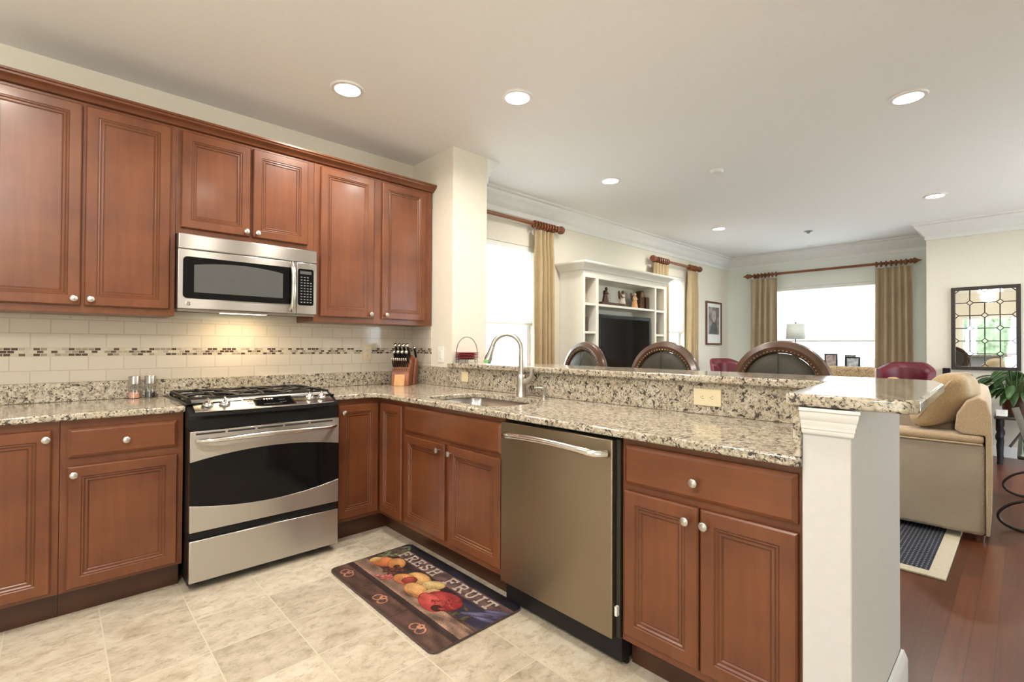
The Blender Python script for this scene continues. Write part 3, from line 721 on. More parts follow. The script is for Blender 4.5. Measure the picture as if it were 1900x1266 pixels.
# ------------------------------------------------------------------ counter objects
def grinder(x, y, label, fill, name):
    t = thing('spice_grinder', label, 'grinder', (x, y, .9145), 0, 'spice grinders by the range')
    MB().lathe([(.027, .0), (.027, .002), (.0265, .082), (.026, .083)], (x, y, .9145), seg=24).build('jar', M['jar'], t)
    MB().lathe([(.0245, .003), (.0245, .034), (.001, .036)], (x, y, .9145), seg=20, caps=True).build(name, fill, t)
    MB().lathe([(.0275, .083), (.0275, .124), (.025, .128), (.001, .128)], (x, y, .9145), seg=24, caps=False).build('cap', M['steel'], t)
grinder(-.150, -.060, 'clear spice grinder of pink salt with a steel cap, on the left counter', M['salt'], 'salt')
grinder(-.077, -.062, 'clear spice grinder of black peppercorns with a steel cap, next to the range', M['pepper'], 'peppercorns')

# knife block: leans away, knives stick out towards the camera
KX, KY = 1.50, -.205
kang = math.radians(-48)
KB = thing('knife_block', 'wooden knife block with a tall back, in the counter corner', 'knife block', (KX, KY, .9145), kang)
bl = MB(); bl.prism([(-.075, 0), (.085, 0), (.125, .165), (.045, .235), (-.055, .115)], -.068, .068, 'YZ')
# local: y forward is -y; profile drawn in (y, z) with front at -y
bl.build('block', M['knife_wood'], KB, world=False, bevel=.003)
MB().prism([(-.095, 0), (-.0755, 0), (-.0565, .085), (-.075, .085)], -.040, .040, 'YZ').build('front_block', M['beech'], KB, world=False, bevel=.002)
MB().prism([(.02, 0), (.095, 0), (.135, .175), (.085, .215)], .0685, .088, 'YZ').build('side_slot', M['knife_wood'], KB, world=False, bevel=.002)
def knife(lx, ly, lz, length, r, label, group, small=False):
    """handle leaves the slanted face at local (lx, ly, lz) up and towards the viewer"""
    dr_ = Vector((0, -.60, .80)).normalized()
    p = Matrix.Rotation(kang, 3, 'Z') @ Vector((lx, ly, lz)) + Vector((KX, KY, .9145))
    t = thing('steak_knife' if small else 'kitchen_knife', label, 'knife', p, kang, group)
    b0 = MB(); P = [tuple(dr_*d) for d in (.0065, length*.2, length*.5, length*.85, length)]
    b0.tube(P, [r*.8, r, r*1.1, r, r*.9], 10, flat=.62); b0.build('handle', M['black'], t, world=False)
    b1 = MB(); b1.tube([tuple(dr_*d) for d in (length, length+.005, length+.016, length+.022, length+.025)], [r*.95, r*1.2, r*1.2, r*.9, r*.3], 10, flat=.75)
    b1.build('end_cap', M['chrome'], t, world=False)
    if not small: return t
    MB().tube([tuple(dr_*d+Vector((0, 0, 0))) for d in (.002, .02)], [r*1.05, r*1.05], 8, flat=.65).build('bolster', M['chrome'], t, world=False)
    return t
pos = ['leftmost', 'second from left', 'third from left', 'rightmost']
def face_pt(k):  # slanted face from (-.055,.115) to (.045,.235)
    return (-.055+.10*k-.0012, .115+.12*k)
for i in range(4):
    y_, z_ = face_pt(.86); knife(-.048+i*.032, y_, z_, .105, .0155, 'kitchen knife with steel-capped handle, %s in the block top row' % pos[i], 'kitchen knives in the block')
for i in range(4):
    y_, z_ = face_pt(.50); knife(-.048+i*.032, y_, z_, .095, .0155, 'kitchen knife with steel-capped handle, %s in the block second row' % pos[i], 'kitchen knives in the block')
ordn = ['first', 'second', 'third', 'fourth', 'fifth', 'sixth', 'seventh', 'eighth']
for i in range(8):
    y_, z_ = face_pt(.12); knife(-.054+i*.0154, y_, z_, .080, .0075, 'thin black steak knife, %s from left in the block bottom row' % ordn[i], 'steak knives in the block', True)
y_, z_ = .112, .186
p = Matrix.Rotation(kang, 3, 'Z') @ Vector((.0785, y_, z_+.004)) + Vector((KX, KY, .9145))
t = thing('sharpening_steel', 'thin black-handled sharpening steel at the right side of the knife block', 'sharpening steel', p, kang)
dr_ = Vector((0, -.55, .83)).normalized(); MB().tube([tuple(dr_*d) for d in (.028, .05, .09, .12)], [.008, .010, .010, .008], 10).build('handle', M['black'], t, world=False)
MB().tube([tuple(dr_*d) for d in (.12, .125, .13)], [.009, .011, .006], 10).build('end_cap', M['chrome'], t, world=False)

# coaster holder
CX, CY = 1.775, -.665
ch = thing('plate_holder', 'bronze wire plate holder with a tall arched handle on the bar by the pier', 'plate holder', (CX, CY, 1.0955))
b = MB()
ax_, ay_ = .998, -.06   # across the view
hp = [(CX+ax_*.0945*math.cos(a)*-1, CY+ay_*.0945*math.cos(a)*-1, 1.175+.115*math.sin(a)) for a in [PI*i/16 for i in range(17)]]
hp = [(hp[0][0], hp[0][1], 1.0965)]+hp+[(hp[-1][0], hp[-1][1], 1.0965)]
b.tube(hp, .0025, 6); b.build('handle', M['wire'], ch)
b = MB(); b.tube([(CX+.066*math.cos(2*PI*k/24), CY+.066*math.sin(2*PI*k/24), 1.124) for k in range(24)], .0025, 6, loop=True)
for k in range(4):
    a = PI/4+k*PI/2; b.tube([(CX+.066*math.cos(a), CY+.066*math.sin(a), 1.124), (CX+.058*math.cos(a), CY+.058*math.sin(a), 1.108), (CX+.068*math.cos(a), CY+.068*math.sin(a), 1.0985)], .0025, 6)
for s_ in (-1, 1): b.tube([(CX+s_*ax_*.066, CY+s_*ay_*.066, 1.124), (CX+s_*ax_*.0945, CY+s_*ay_*.0945, 1.122)], .0025, 6)
b.build('base_ring', M['wire'], ch)
for i in range(4):
    z = 1.1275+i*.0118
    o = MB().lathe([(.001, 0), (.055, 0), (.065, .003), (.090, .008), (.091, .0105), (.064, .0065), (.001, .0055)], (CX, CY, z), seg=28, caps=False).build('plate', M['red'])
    tag(o, 'small dark red plate, %s of the stack in the wire holder' % ['lowest', 'second from bottom', 'second from top', 'topmost'][i], 'plate', 'red plates in the holder')

# outlets and switches
def plate(name, label, cat, c, w_, h, facing, m, kind):
    t = thing(name, label, cat, c, 0 if facing == 'y' else -PI/2)
    MB().prism(rrect(-w_/2, w_/2, -h/2, h/2, .005), -.006, -.0005, 'XZ').build('plate', m, t, world=False, bevel=.002)
    if kind == 'outlet_v' or kind == 'outlet_h':
        for s in (-1, 1):
            oc = (0, s*.020) if kind == 'outlet_v' else (s*.022, 0)
            r = MB().prism(rrect(oc[0]-.013, oc[0]+.013, oc[1]-.013, oc[1]+.013, .006), -.0072, -.0061, 'XZ').build('receptacle', m, t, world=False)
            b = MB()
            for q in (-.0055, .0055):
                if kind == 'outlet_v': b.box(oc[0]+q-.001, oc[0]+q+.001, -.0075, -.0071, oc[1]-.001, oc[1]+.006)
                else: b.box(oc[0]-.001, oc[0]+.006, -.0075, -.0071, oc[1]+q-.001, oc[1]+q+.001)
            b.lathe([(.0022, .0071), (.0022, .0075)], (oc[0]-(.006 if kind == 'outlet_h' else 0), 0, oc[1]-(.006 if kind == 'outlet_v' else 0)), '-Y', 8)
            b.build('slots', M['slot'], r, world=False, smooth=0)
    if kind == 'rocker':
        MB().box(-.016, .016, -.0095, -.0061, -.033, .033).build('rocker', M['plastic_white'], t, world=False, bevel=.002)
plate('wall_outlet', 'almond duplex outlet on the mosaic tile strip', 'outlet', (1.298, -.008, 1.165), .072, .118, 'y', pm('almond_plastic', (.62, .53, .38), .35), 'outlet_v')
plate('light_switch', 'white rocker light switch on the side of the wall pier', 'light switch', (1.708, -.428, 1.155), .075, .125, 'x', M['plastic_white'], 'rocker')
plate('blank_plate', 'small square ivory cover plate on the granite splash below the plate holder', 'cover plate', (1.690, -.755, .998), .075, .075, 'x', M['plastic_ivory'], 'none')
plate('splash_outlet', 'ivory horizontal duplex outlet on the granite splash under the bar', 'outlet', (1.690, -2.553, .993), .128, .078, 'x', M['plastic_ivory'], 'outlet_h')

# ------------------------------------------------------------------ printed floor mat
def print_colors(nu, nv):
    """picture on the mat: u along the mat (0 far end .. 1 near end), v across (0 aisle side .. 1 cabinet side)"""
    rs = np.random.RandomState(3)
    U, V = np.meshgrid((np.arange(nu)+.5)/nu, (np.arange(nv)+.5)/nv, indexing='ij')
    asp = 2.0; X = U*asp; Y = V
    C = np.zeros((nu, nv, 3)); C[:] = (.075, .036, .026)
    grain = np.zeros((nu, nv))
    for k in range(26):
        f = rs.uniform(20, 90); grain += np.sin(Y*f+rs.uniform(0, 6)+.6*np.sin(X*rs.uniform(1, 5)+rs.uniform(0, 6)))
    grain = grain/26
    blot = np.zeros((nu, nv))
    for k in range(40):
        fx_, fy_ = rs.uniform(2, 26), rs.uniform(4, 60); blot += np.sin(X*fx_+rs.uniform(0, 6))*np.sin(Y*fy_+rs.uniform(0, 6))
    blot = blot/6.5; fine = rs.normal(0, 1, (nu, nv)); grain = grain*2.2+blot*.5+fine*.12
    C *= (1+.55*grain[..., None])
    def band(v0, v1, col):
        col = [c_*1.15 for c_ in col]
        m = (Y >= v0) & (Y < v1); C[m] = np.array(col)*(1+.45*grain[m][:, None])
    band(0, .20, (.062, .032, .024)); band(.20, .27, (.020, .011, .010)); band(.27, .42, (.17, .105, .075)); band(.42, .46, (.05, .028, .022)); band(.46, .70, (.030, .018, .018))
    band(.70, .88, (.085, .050, .048)); band(.88, 1.0, (.012, .010, .018))
    m = (Y > .46) & (Y < .70) & (X > 1.55); C[m] = np.array((.025, .024, .05))
    def blob(x, y, rx, ry, rot, c0, c1, hx=-.3, hy=.3):
        dx, dy = X-x, Y-y; cr, sr = math.cos(rot), math.sin(rot)
        a = (dx*cr+dy*sr)/rx; bq = (-dx*sr+dy*cr)/ry; d2 = a*a+bq*bq; m = d2 < 1
        k = np.clip(np.sqrt((a-hx)**2+(bq-hy)**2)/1.4, 0, 1)[..., None]
        C[m] = (np.array(c1)*.80*(1-k)+np.array(c0)*.72*k)[m]
        e = (d2 >= .86) & m; C[e] *= .55
    def ring(x, y, r, w_, col):
        d = np.sqrt((X-x)**2+(Y-y)**2); C[np.abs(d-r) < w_] = col
    for x in (.22, .95, 1.62):     # iron drop handles on the crate front
        for q in (-.045, .045): ring(x+q, .10, .045, .008, (.34, .15, .10))
        ring(x, .135, .028, .008, (.42, .20, .13))
    for x in (.62, 1.30): C[(np.abs(X-x) < .006) & (Y < .20)] = (.03, .015, .012)
    # leaves at the far end
    for k in range(14): blob(.04+rs.uniform(0, .16), .50+rs.uniform(0, .45), .055, .022, rs.uniform(0, 3), (.03, .05, .02), (.30, .33, .16))
    blob(.24, .52, .17, .11, .3, (.45, .10, .03), (.80, .30, .12)); blob(.38, .60, .14, .10, -.4, (.50, .16, .04), (.82, .42, .16)); blob(.12, .48, .06, .07, 0, (.62, .34, .08), (.85, .62, .30))
    for k in range(16): blob(.42+rs.uniform(0, .20), .42+rs.uniform(0, .16), .032, .032, 0, (.020, .008, .008), (.22, .07, .05))
    for k in range(12): blob(.48+rs.uniform(0, .16), .30+rs.uniform(0, .12), .028, .028, 0, (.25, .03, .03), (.70, .22, .18))
    blob(.88, .56, .20, .13, -.2, (.60, .26, .07), (.88, .55, .22)); blob(.76, .48, .15, .10, .2, (.50, .12, .05), (.82, .40, .14)); blob(.82, .50, .085, .075, .4, (.25, .015, .02), (.50, .10, .07))
    blob(1.08, .62, .13, .09, .5, (.50, .32, .10), (.82, .62, .30)); blob(1.04, .44, .18, .10, -.1, (.62, .24, .07), (.90, .56, .24)); blob(1.22, .50, .10, .12, .7, (.66, .30, .14), (.90, .60, .34))
    blob(1.40, .52, .22, .15, .1, (.30, .015, .02), (.55, .07, .07)); blob(1.33, .42, .20, .10, -.2, (.45, .03, .03), (.78, .15, .12)); blob(1.46, .40, .06, .05, 0, (.02, .008, .008), (.10, .02, .02))
    for k in range(10): blob(1.30+rs.uniform(0, .28), .50+rs.uniform(-.08, .12), .045, .018, rs.uniform(0, 3), (.16, .01, .015), (.60, .10, .09))
    for k in range(8): blob(1.62+rs.uniform(0, .22), .45+rs.uniform(0, .18), .05, .022, rs.uniform(0, 3), (.02, .018, .012), (.14, .11, .06))
    for k in range(5): blob(1.78+rs.uniform(0, .2), .52+rs.uniform(0, .26), .16, .03, rs.uniform(.3, .9), (.03, .028, .06), (.22, .21, .38))
    for x0_, x1_ in ((.25, .95), (1.15, 1.65)): C[(X > x0_) & (X < x1_) & (Y > .92) & (Y < .985)] = (.006, .006, .010)
    C *= (1+.30*blot+.14*fine)[..., None]
    return np.clip(C*1.0+.006, 0, 1)
mat_t = thing('kitchen_mat', 'printed kitchen floor mat reading FRESH FRUIT in front of the sink cabinet', 'mat', (.862, -1.453, 0), -PI/2)
mw_, mh_ = .985, .505
t = NT('printed_mat_vinyl'); va = t.n('ShaderNodeVertexColor', layer_name='print')
nz = t.noise(t.coords(), 160, 2); t.set(Base_Color=t.mix(.12, va.outputs['Color'], t.ramp(nz, [(.3, .2), (.7, .8)]), 'OVERLAY'), Roughness=.42); M['print'] = t.m
M['mat_edge'] = pm('mat_foam_edge', (.085, .055, .048), .6)
MB().prism(rrect(-mw_/2, mw_/2, -mh_/2, mh_/2, .035, 6), .0005, .0115, 'XY').build('foam_base', M['mat_edge'], mat_t, world=False, bevel=.0012)
NU, NV = 300, 150
C = print_colors(NU, NV)
us = np.linspace(-mw_/2+.001, mw_/2-.001, NU+1); vs = np.linspace(-mh_/2+.001, mh_/2-.001, NV+1)
verts = [(u, v, .0119) for u in us for v in vs]; faces = []; cols = []
rc = .035
for i in range(NU):
    for j in range(NV):
        uc, vc = (us[i]+us[i+1])/2, (vs[j]+vs[j+1])/2
        ax2, ay2 = abs(uc)-(mw_/2-rc), abs(vc)-(mh_/2-rc)
        if ax2 > 0 and ay2 > 0 and ax2*ax2+ay2*ay2 > (rc-.001)**2: continue
        a = i*(NV+1)+j; faces.append((a, a+NV+1, a+NV+2, a+1)); cols.append(C[i, j])
me = bpy.data.meshes.new('printed_picture'); me.from_pydata(verts, [], faces)
ca = me.color_attributes.new('print', 'FLOAT_COLOR', 'CORNER')
cc = np.ones((len(faces), 4, 4), np.float32); cc[:, :, :3] = np.array(cols)[:, None, :]; ca.data.foreach_set('color', cc.ravel())
me.materials.append(M['print']); o = bpy.data.objects.new('printed_picture', me); COL.objects.link(o); o.parent = mat_t
M['letter'] = pm('cream_letters', (.46, .38, .315), .5, 0, .25, 60)
def text(body, size, loc, rot, m, parent, name, ext=.0004, sx=1.0, bold=0.0):
    cu = bpy.data.curves.new(name, 'FONT'); cu.body = body; cu.size = size; cu.extrude = ext; cu.align_x = 'CENTER'; cu.align_y = 'CENTER'; cu.offset = bold; cu.space_character = 1.25
    o = bpy.data.objects.new(name, cu); COL.objects.link(o)
    dg = bpy.context.evaluated_depsgraph_get(); me = bpy.data.meshes.new_from_object(o.evaluated_get(dg)); bpy.data.objects.remove(o, do_unlink=True)
    me.materials.clear(); me.materials.append(m)
    q = bpy.data.objects.new(name, me); COL.objects.link(q); q.parent = parent; q.location = loc; q.rotation_euler = rot; q.scale = (sx, 1, 1); return q
GL = {'F': [[(.12, 0), (.12, 1)], [(.12, .96), (.62, .96)], [(.12, .52), (.46, .52)], [(0, .03), (.30, .03)], [(0, .97), (.15, .97)], [(.60, 1), (.60, .78)], [(.45, .63), (.45, .42)]],
      'E': [[(.12, 0), (.12, 1)], [(.0, .96), (.62, .96)], [(.12, .52), (.44, .52)], [(0, .04), (.66, .04)], [(.60, 1), (.60, .78)], [(.64, 0), (.64, .22)], [(.44, .63), (.44, .42)]],
      'R': [[(.12, 0), (.12, 1)], [(0, .97), (.40, .97), (.56, .90), (.60, .75), (.55, .60), (.40, .52), (.12, .52)], [(.36, .52), (.62, .05)], [(0, .03), (.28, .03)], [(.54, .03), (.74, .03)]],
      'S': [[(.56, .78), (.52, .90), (.36, .98), (.18, .95), (.06, .82), (.10, .65), (.30, .54), (.50, .44), (.60, .28), (.54, .10), (.36, .01), (.16, .04), (.06, .16), (.05, .26)], [(.59, 1), (.59, .74)], [(.03, 0), (.03, .28)]],
      'H': [[(.12, 0), (.12, 1)], [(.60, 0), (.60, 1)], [(.12, .52), (.60, .52)], [(0, .03), (.26, .03)], [(0, .97), (.26, .97)], [(.46, .03), (.74, .03)], [(.46, .97), (.74, .97)]],
      'U': [[(.12, 1), (.12, .28), (.18, .10), (.34, .02), (.50, .10), (.57, .28), (.57, 1)], [(0, .97), (.26, .97)], [(.44, .97), (.70, .97)]],
      'I': [[(.14, 0), (.14, 1)], [(0, .03), (.28, .03)], [(0, .97), (.28, .97)]],
      'T': [[(.34, 0), (.34, 1)], [(.02, .96), (.66, .96)], [(.20, .03), (.48, .03)], [(.04, 1), (.04, .76)], [(.64, 1), (.64, .76)]]}
def slab_word(word, u0, u1, v0, h):
    wd = {'I': .30, 'T': .70}; tot = sum(wd.get(c, .74) for c in word)+.22*(len(word)-1); k = (u1-u0)/tot; b = MB(); x = 0; lw = .0058
    for c in word:
        for st_ in GL[c]:
            P = [Vector((u0+(x+p[0])*k, v0+p[1]*h)) for p in st_]
            for a, q in zip(P, P[1:]):
                d = (q-a).normalized(); nrm = Vector((-d.y, d.x))*lw; e_ = d*lw*.6
                for zz in (.0121+len(b.bm.faces)*6e-6,):
                    b.face([b.v(*(a-nrm-e_), zz), b.v(*(q-nrm+e_), zz), b.v(*(q+nrm+e_), zz), b.v(*(a+nrm-e_), zz)])
        x += wd.get(c, .74)+.22
    o = b.build('lettering', M['letter'], mat_t, world=False, smooth=0)
slab_word('FRESH', -.395, -.045, .112, .066); slab_word('FRUIT', .045, .405, .112, .066)

# ------------------------------------------------------------------ curtains, rods, shades
def curtain(label, axis, a0, a1, p, z0, z1, nfold, m, amp=.035, gather=.75):
    b = MB(); n = nfold*10; rows = []
    for k, z in enumerate((z0, z0+.5, z0+1.2, z1-.35, z1-.14, z1-.10, z1-.01, z1)):
        tz = (z-z0)/(z1-z0); wk = 1-(1-gather)*max(0, (tz-.3)/.7)*.6
        ac = (a0+a1)/2; row = []; ph = a0*3.1
        aa = amp*(1.0 if tz < .9 else (.55 if tz < .96 else .7))
        for i in range(n+1):
            t = i/n; u = ac+(t-.5)*(a1-a0)*wk
            s = math.sin(2*PI*nfold*t+1.1*math.sin(5.3*t+ph)+.25*math.sin(2*z+ph)); d = aa*(abs(s)**.7*(1 if s > 0 else -1)) + .008*math.sin(7*t+3*tz)
            row.append((u, p+d, z) if axis == 'x' else (p+d, u, z))
        rows.append(row)
    b.loft(rows, closed=False, caps=False)
    o = b.build('curtain', m, smooth=60); s = o.modifiers.new('thick', 'SOLIDIFY'); s.thickness = .004
    return tag(o, label, 'curtain', 'curtain panels')
curtain('gold silk curtain panel right of the window behind the faucet', 'x', 3.10, 3.42, -.085, .02, 2.43, 4, M['curtain'], .036, .85)
curtain('gold silk curtain panel left of the second window, half hidden behind the white built-in', 'x', 5.40, 5.84, -.085, .02, 2.37, 4, M['curtain'], .036, .85)
curtain('gold silk curtain panel between the second window and the framed portrait', 'x', 6.43, 6.72, -.085, .02, 2.37, 4, M['curtain'], .030, .85)
curtain('taupe gold curtain panel left of the big far window', 'y', -.83, -.40, 7.955, .02, 2.345, 4, M['curtain_far'], .036, .9)
curtain('taupe gold curtain panel right of the big far window', 'y', -2.52, -2.09, 7.955, .02, 2.345, 5, M['curtain_far'], .036, .9)
def rod(label, axis, a0, a1, p, z, ringsat, wallp, pointed=False):
    c0 = (a0, p, z) if axis == 'x' else (p, a0, z)
    t = thing('curtain_rod', label, 'curtain rod', ((a0+a1)/2, p, z) if axis == 'x' else (p, (a0+a1)/2, z), 0, 'wooden curtain rods')
    def P(a, d=0, dz=0): return (a, p+d, z+dz) if axis == 'x' else (p+d, a, z+dz)
    MB().tube([P(a0), P((a0+a1)/2), P(a1)], .019, 14).build('pole', M['rod'], t)
    for a, s in ((a0, -1), (a1, 1)):
        prof = [(.0, .020), (.010, .034), (.022, .036), (.030, .026), (.045, .028), (.060, .040), (.080, .046), (.105, .040), (.118, .020), (.122, .004)]
        if pointed: prof = [(.0, .020), (.012, .034), (.024, .034), (.034, .022), (.050, .040), (.062, .042), (.085, .026), (.110, .012), (.135, .003)]
        MB().tube([P(a+s*d) for d, r in prof], [r for d, r in prof], 14).build('finial', M['rod'], t)
    for a in ringsat:
        R__ = [(math.cos(2*PI*k/20), math.sin(2*PI*k/20)) for k in range(20)]
        MB().tube([P(a, .034*cx, .034*cz-.006) for cx, cz in R__], .010, 6, loop=True).build('ring', M['rod'], t)
    for a in (a0+.05, a1-.05):
        MB().tube([P(a, 0, -.024), P(a, (wallp-p)*.5, -.02), P(a, (wallp-p)-.001*(1 if wallp > p else -1), -.02)], .012, 8).build('bracket', M['rod'], t)
    return t
rod('cherry curtain rod with ball finial above the window behind the faucet', 'x', 2.25, 3.43, -.085, 2.485, [3.10+.042*i for i in range(8)], 0)
rod('cherry curtain rod with ball finials above the second window', 'x', 5.50, 6.70, -.085, 2.425, [5.55+.05*i for i in range(6)]+[6.45+.05*i for i in range(5)], 0)
rod('long cherry curtain rod with pointed finials above the big far window', 'y', -2.47, -.42, 7.955, 2.405, [-.80+.055*i for i in range(7)]+[-2.44+.055*i for i in range(7)], 8.05, True)
def shade_t(label, axis, a0, a1, p, zb, zt):
    t = thing('roller_shade', label, 'window shade', ((a0+a1)/2, p, zt) if axis == 'x' else (p, (a0+a1)/2, zt), 0, 'white roller shades')
    def bx(d0, d1, za, zb_, name, m):
        b = MB()
        if axis == 'x': b.box(a0, a1, p+d0, p+d1, za, zb_)
        else: b.box(p+d0, p+d1, a0, a1, za, zb_)
        b.build(name, m, t, smooth=0)
    bx(0, .002, zb+.02, zt-.05, 'fabric', M['shade']); bx(-.006, .010, zb-.006, zb+.0195, 'hem_bar', M['plastic_white']); bx(-.025, .035, zt-.0495, zt-.002, 'headrail', M['plastic_white'])
shade_t('white roller shade half lowered in the window behind the faucet', 'x', W1[0]+.01, W1[1]-.01, .032, 1.445, W1[3])
shade_t('white roller shade half lowered in the second window, beside the built-in', 'x', W2[0]+.01, W2[1]-.01, .032, 1.43, W2[3])
shade_t('wide white roller shade half lowered in the big far window', 'y', W3[0]+.01, W3[1]-.01, 8.085, 1.315, W3[3])

# ------------------------------------------------------------------ built-in entertainment centre
T = thing('entertainment_center', 'white built-in entertainment center with crown top and open shelves', 'entertainment center', (4.454, -.17, 0))
FX0, FX1, FY, TOP = 3.587, 5.321, -.34, 2.040
COLS = ((3.616, 3.803), (3.853, 5.026), (5.065, 5.252))
b = MB()
b.box(FX0, FX1, -.022, -.002, 0.005, TOP)
for a0, a1 in ((FX0, 3.616), (3.803, 3.853), (5.026, 5.065), (5.252, FX1)): b.box(a0, a1, FY, -.022, .70, TOP)
for a0, a1 in COLS: b.box(a0, a1, FY, -.022, 1.965, TOP); b.box(a0, a1, FY+.002, -.022, .70, .74)
b.box(FX0, FX1, FY-.03, -.022, .08, .699)
b.build('case', M['cabinet_white'], T, smooth=0, bevel=.002)
for k, z in ((0, 1.667), (1, 1.667), (2, 1.662), (0, 1.362), (2, 1.357), (0, 1.05), (2, 1.05)):
    MB().box(COLS[k][0]+.0005, COLS[k][1]-.0005, FY+.004, -.0225, z, z+.025).build('shelf', M['cabinet_white'], T, smooth=0)
CT = [(.0, TOP+.0005), (.012, TOP+.0005), (.016, TOP+.012), (.03, TOP+.028), (.055, TOP+.050), (.075, TOP+.062), (.08, TOP+.072), (.08, TOP+.088), (.0, TOP+.088)]
MB().loft(sweep([(FX0, -.003), (FX0, FY), (FX1, FY), (FX1, -.003)], CT)).build('crown', M['cabinet_white'], T, smooth=25)
MB().box(FX0+.001, FX1-.001, FY+.001, -.003, TOP+.0705, TOP+.0875).build('top_board', M['cabinet_white'], T, smooth=0)
for i in range(4):
    wd = (FX1-FX0)/4; P = [(0, 0), (0, .016), (.006, .020), (.05, .020), (.056, .012)]
    MB().loft(rings_panel(wd-.01, .58, P)).build('door', M['cabinet_white'], T, world=False, smooth=20, loc=(FX0+i*wd+.005-4.454, FY-.0305+.17, .09))
tv = thing('tv', 'black flat screen TV standing in the middle of the built-in', 'TV', (4.41, -.26, .7405))
MB().box(3.872, 4.950, -.330, -.280, .935, 1.583).build('bezel', M['black'], tv, bevel=.012, seg=3)
MB().box(3.915, 4.907, -.3325, -.3305, .985, 1.540).build('screen', M['black_gloss'], tv, smooth=0)
MB().box(4.33, 4.49, -.305, -.265, .77, .936).build('neck', M['black'], tv, bevel=.005)
MB().prism(rrect(4.12, 4.70, -.325, -.12, .06), .741, .769).build('stand_base', M['black'], tv, bevel=.005)
ZS = 1.6925
o = MB().box(3.97, 4.43, -.31, -.11, ZS, ZS+.034).build('closed_book', M['clock_wood'], bevel=.003); tag(o, 'large dark flat book lying on the top shelf of the built-in', 'book')
def figure(name, label, x, y, z, h, robe, top, lean=0, wings=False, group='figurines on the top shelf of the built-in'):
    t = thing(name, label, 'figurine', (x, y, z), 0, group)
    r = h*.19
    MB().lathe([(r*1.1, 0), (r*1.15, h*.04), (r*.9, h*.30), (r*.7, h*.52), (r*.82, h*.66), (r*.65, h*.76), (r*.28, h*.80)], seg=18).build('robe', robe, t, world=False)
    MB().ell((lean, -r*.1, h*.88), (r*.46, r*.48, h*.115), 14, 10).build('head', top, t, world=False)
    b = MB()
    for s in (-1, 1): b.tube([(s*r*.7, 0, h*.70), (s*r*.9, -r*.5, h*.58), (s*r*.25, -r*.85, h*.60)], [r*.24, r*.22, r*.15], 8)
    b.build('arms', top, t, world=False)
    if wings:
        b = MB()
        for s in (-1, 1): b.prism([(s*r*.2, h*.45), (s*r*1.3, h*.55), (s*r*1.7, h*.92), (s*r*1.0, h*1.0), (s*r*.2, h*.76)], r*.45, r*.65, 'XZ')
        b.build('wings', M['figure_brown'], t, world=False, bevel=.002)
    return t
figure('figurine', 'dark brown leaning figurine standing on the flat book in the built-in', 4.14, -.22, ZS+.0345, .185, M['clock_wood'], M['clock_wood'], .014)
figure('figurine', 'white robed figurine with brown wings, in the middle of the built-in top shelf', 4.49, -.22, ZS, .205, M['figure_cream'], M['figure_brown'], 0, True)
figure('figurine', 'orange and cream robed figurine beside the wooden clock in the built-in', 4.75, -.22, ZS, .20, M['figure_orange'], M['figure_cream'], 0, True)
t = thing('mantel_clock', 'dark wooden clock with a round top at the right of the built-in top shelf', 'clock', (4.885, -.21, ZS), 0)
b = MB(); b.prism([(-.05, 0), (.05, 0), (.05, .165)]+[(.05*math.cos(a), .185+.05*math.sin(a)) for a in [PI*i/10 for i in range(11)]]+[(-.05, .165)], -.04, .04, 'XZ'); b.build('case', M['clock_wood'], t, world=False, bevel=.003)
MB().lathe([(.001, .0405), (.034, .0405), (.034, .043), (.001, .043)], (0, 0, .183), '-Y', 20, caps=False).build('dial', M['brass'], t, world=False)
o = MB().box(4.945, 5.012, -.27, -.12, ZS, ZS+.155).build('wooden_box', M['clock_wood'], bevel=.002); tag(o, 'dark brown upright box right of the wooden clock in the built-in', 'box')
def vase(x, y, z, h, r, label, m, grp=None):
    tag(MB().lathe([(r*.6, 0), (r, h*.25), (r*.9, h*.5), (r*.5, h*.8), (r*.62, h*.95), (r*.7, h), (r*.55, h), (r*.4, h*.8)], (x, y, z), seg=20).build('vase', m), label, 'vase', grp)
vase(3.685, -.24, ZS, .21, .045, 'slim tan vase in the upper left cubby of the built-in', M['vase_tan'])
vase(5.125, -.24, 1.6875, .20, .04, 'slim tan vase in the upper right cubby of the built-in', M['vase_tan'])
vase(3.935, -.16, ZS, .15, .032, 'orange vase at the left end of the built-in top shelf', M['figure_orange'])
o = MB().box(3.655, 3.735, -.29, -.13, 1.3875, 1.545).build('wooden_box', M['clock_wood'], bevel=.003); tag(o, 'small dark wooden box in the left middle cubby of the built-in', 'box')
o = MB().box(5.10, 5.17, -.29, -.15, 1.3825, 1.535).build('upright_book', M['dark_frame'], bevel=.003); tag(o, 'dark book standing in the right middle cubby of the built-in', 'book')
o = MB().box(3.65, 3.74, -.29, -.15, 1.0755, 1.165).build('wooden_box', M['black'], bevel=.003); tag(o, 'small black box in the lower left cubby of the built-in, behind the first bar stool', 'box')

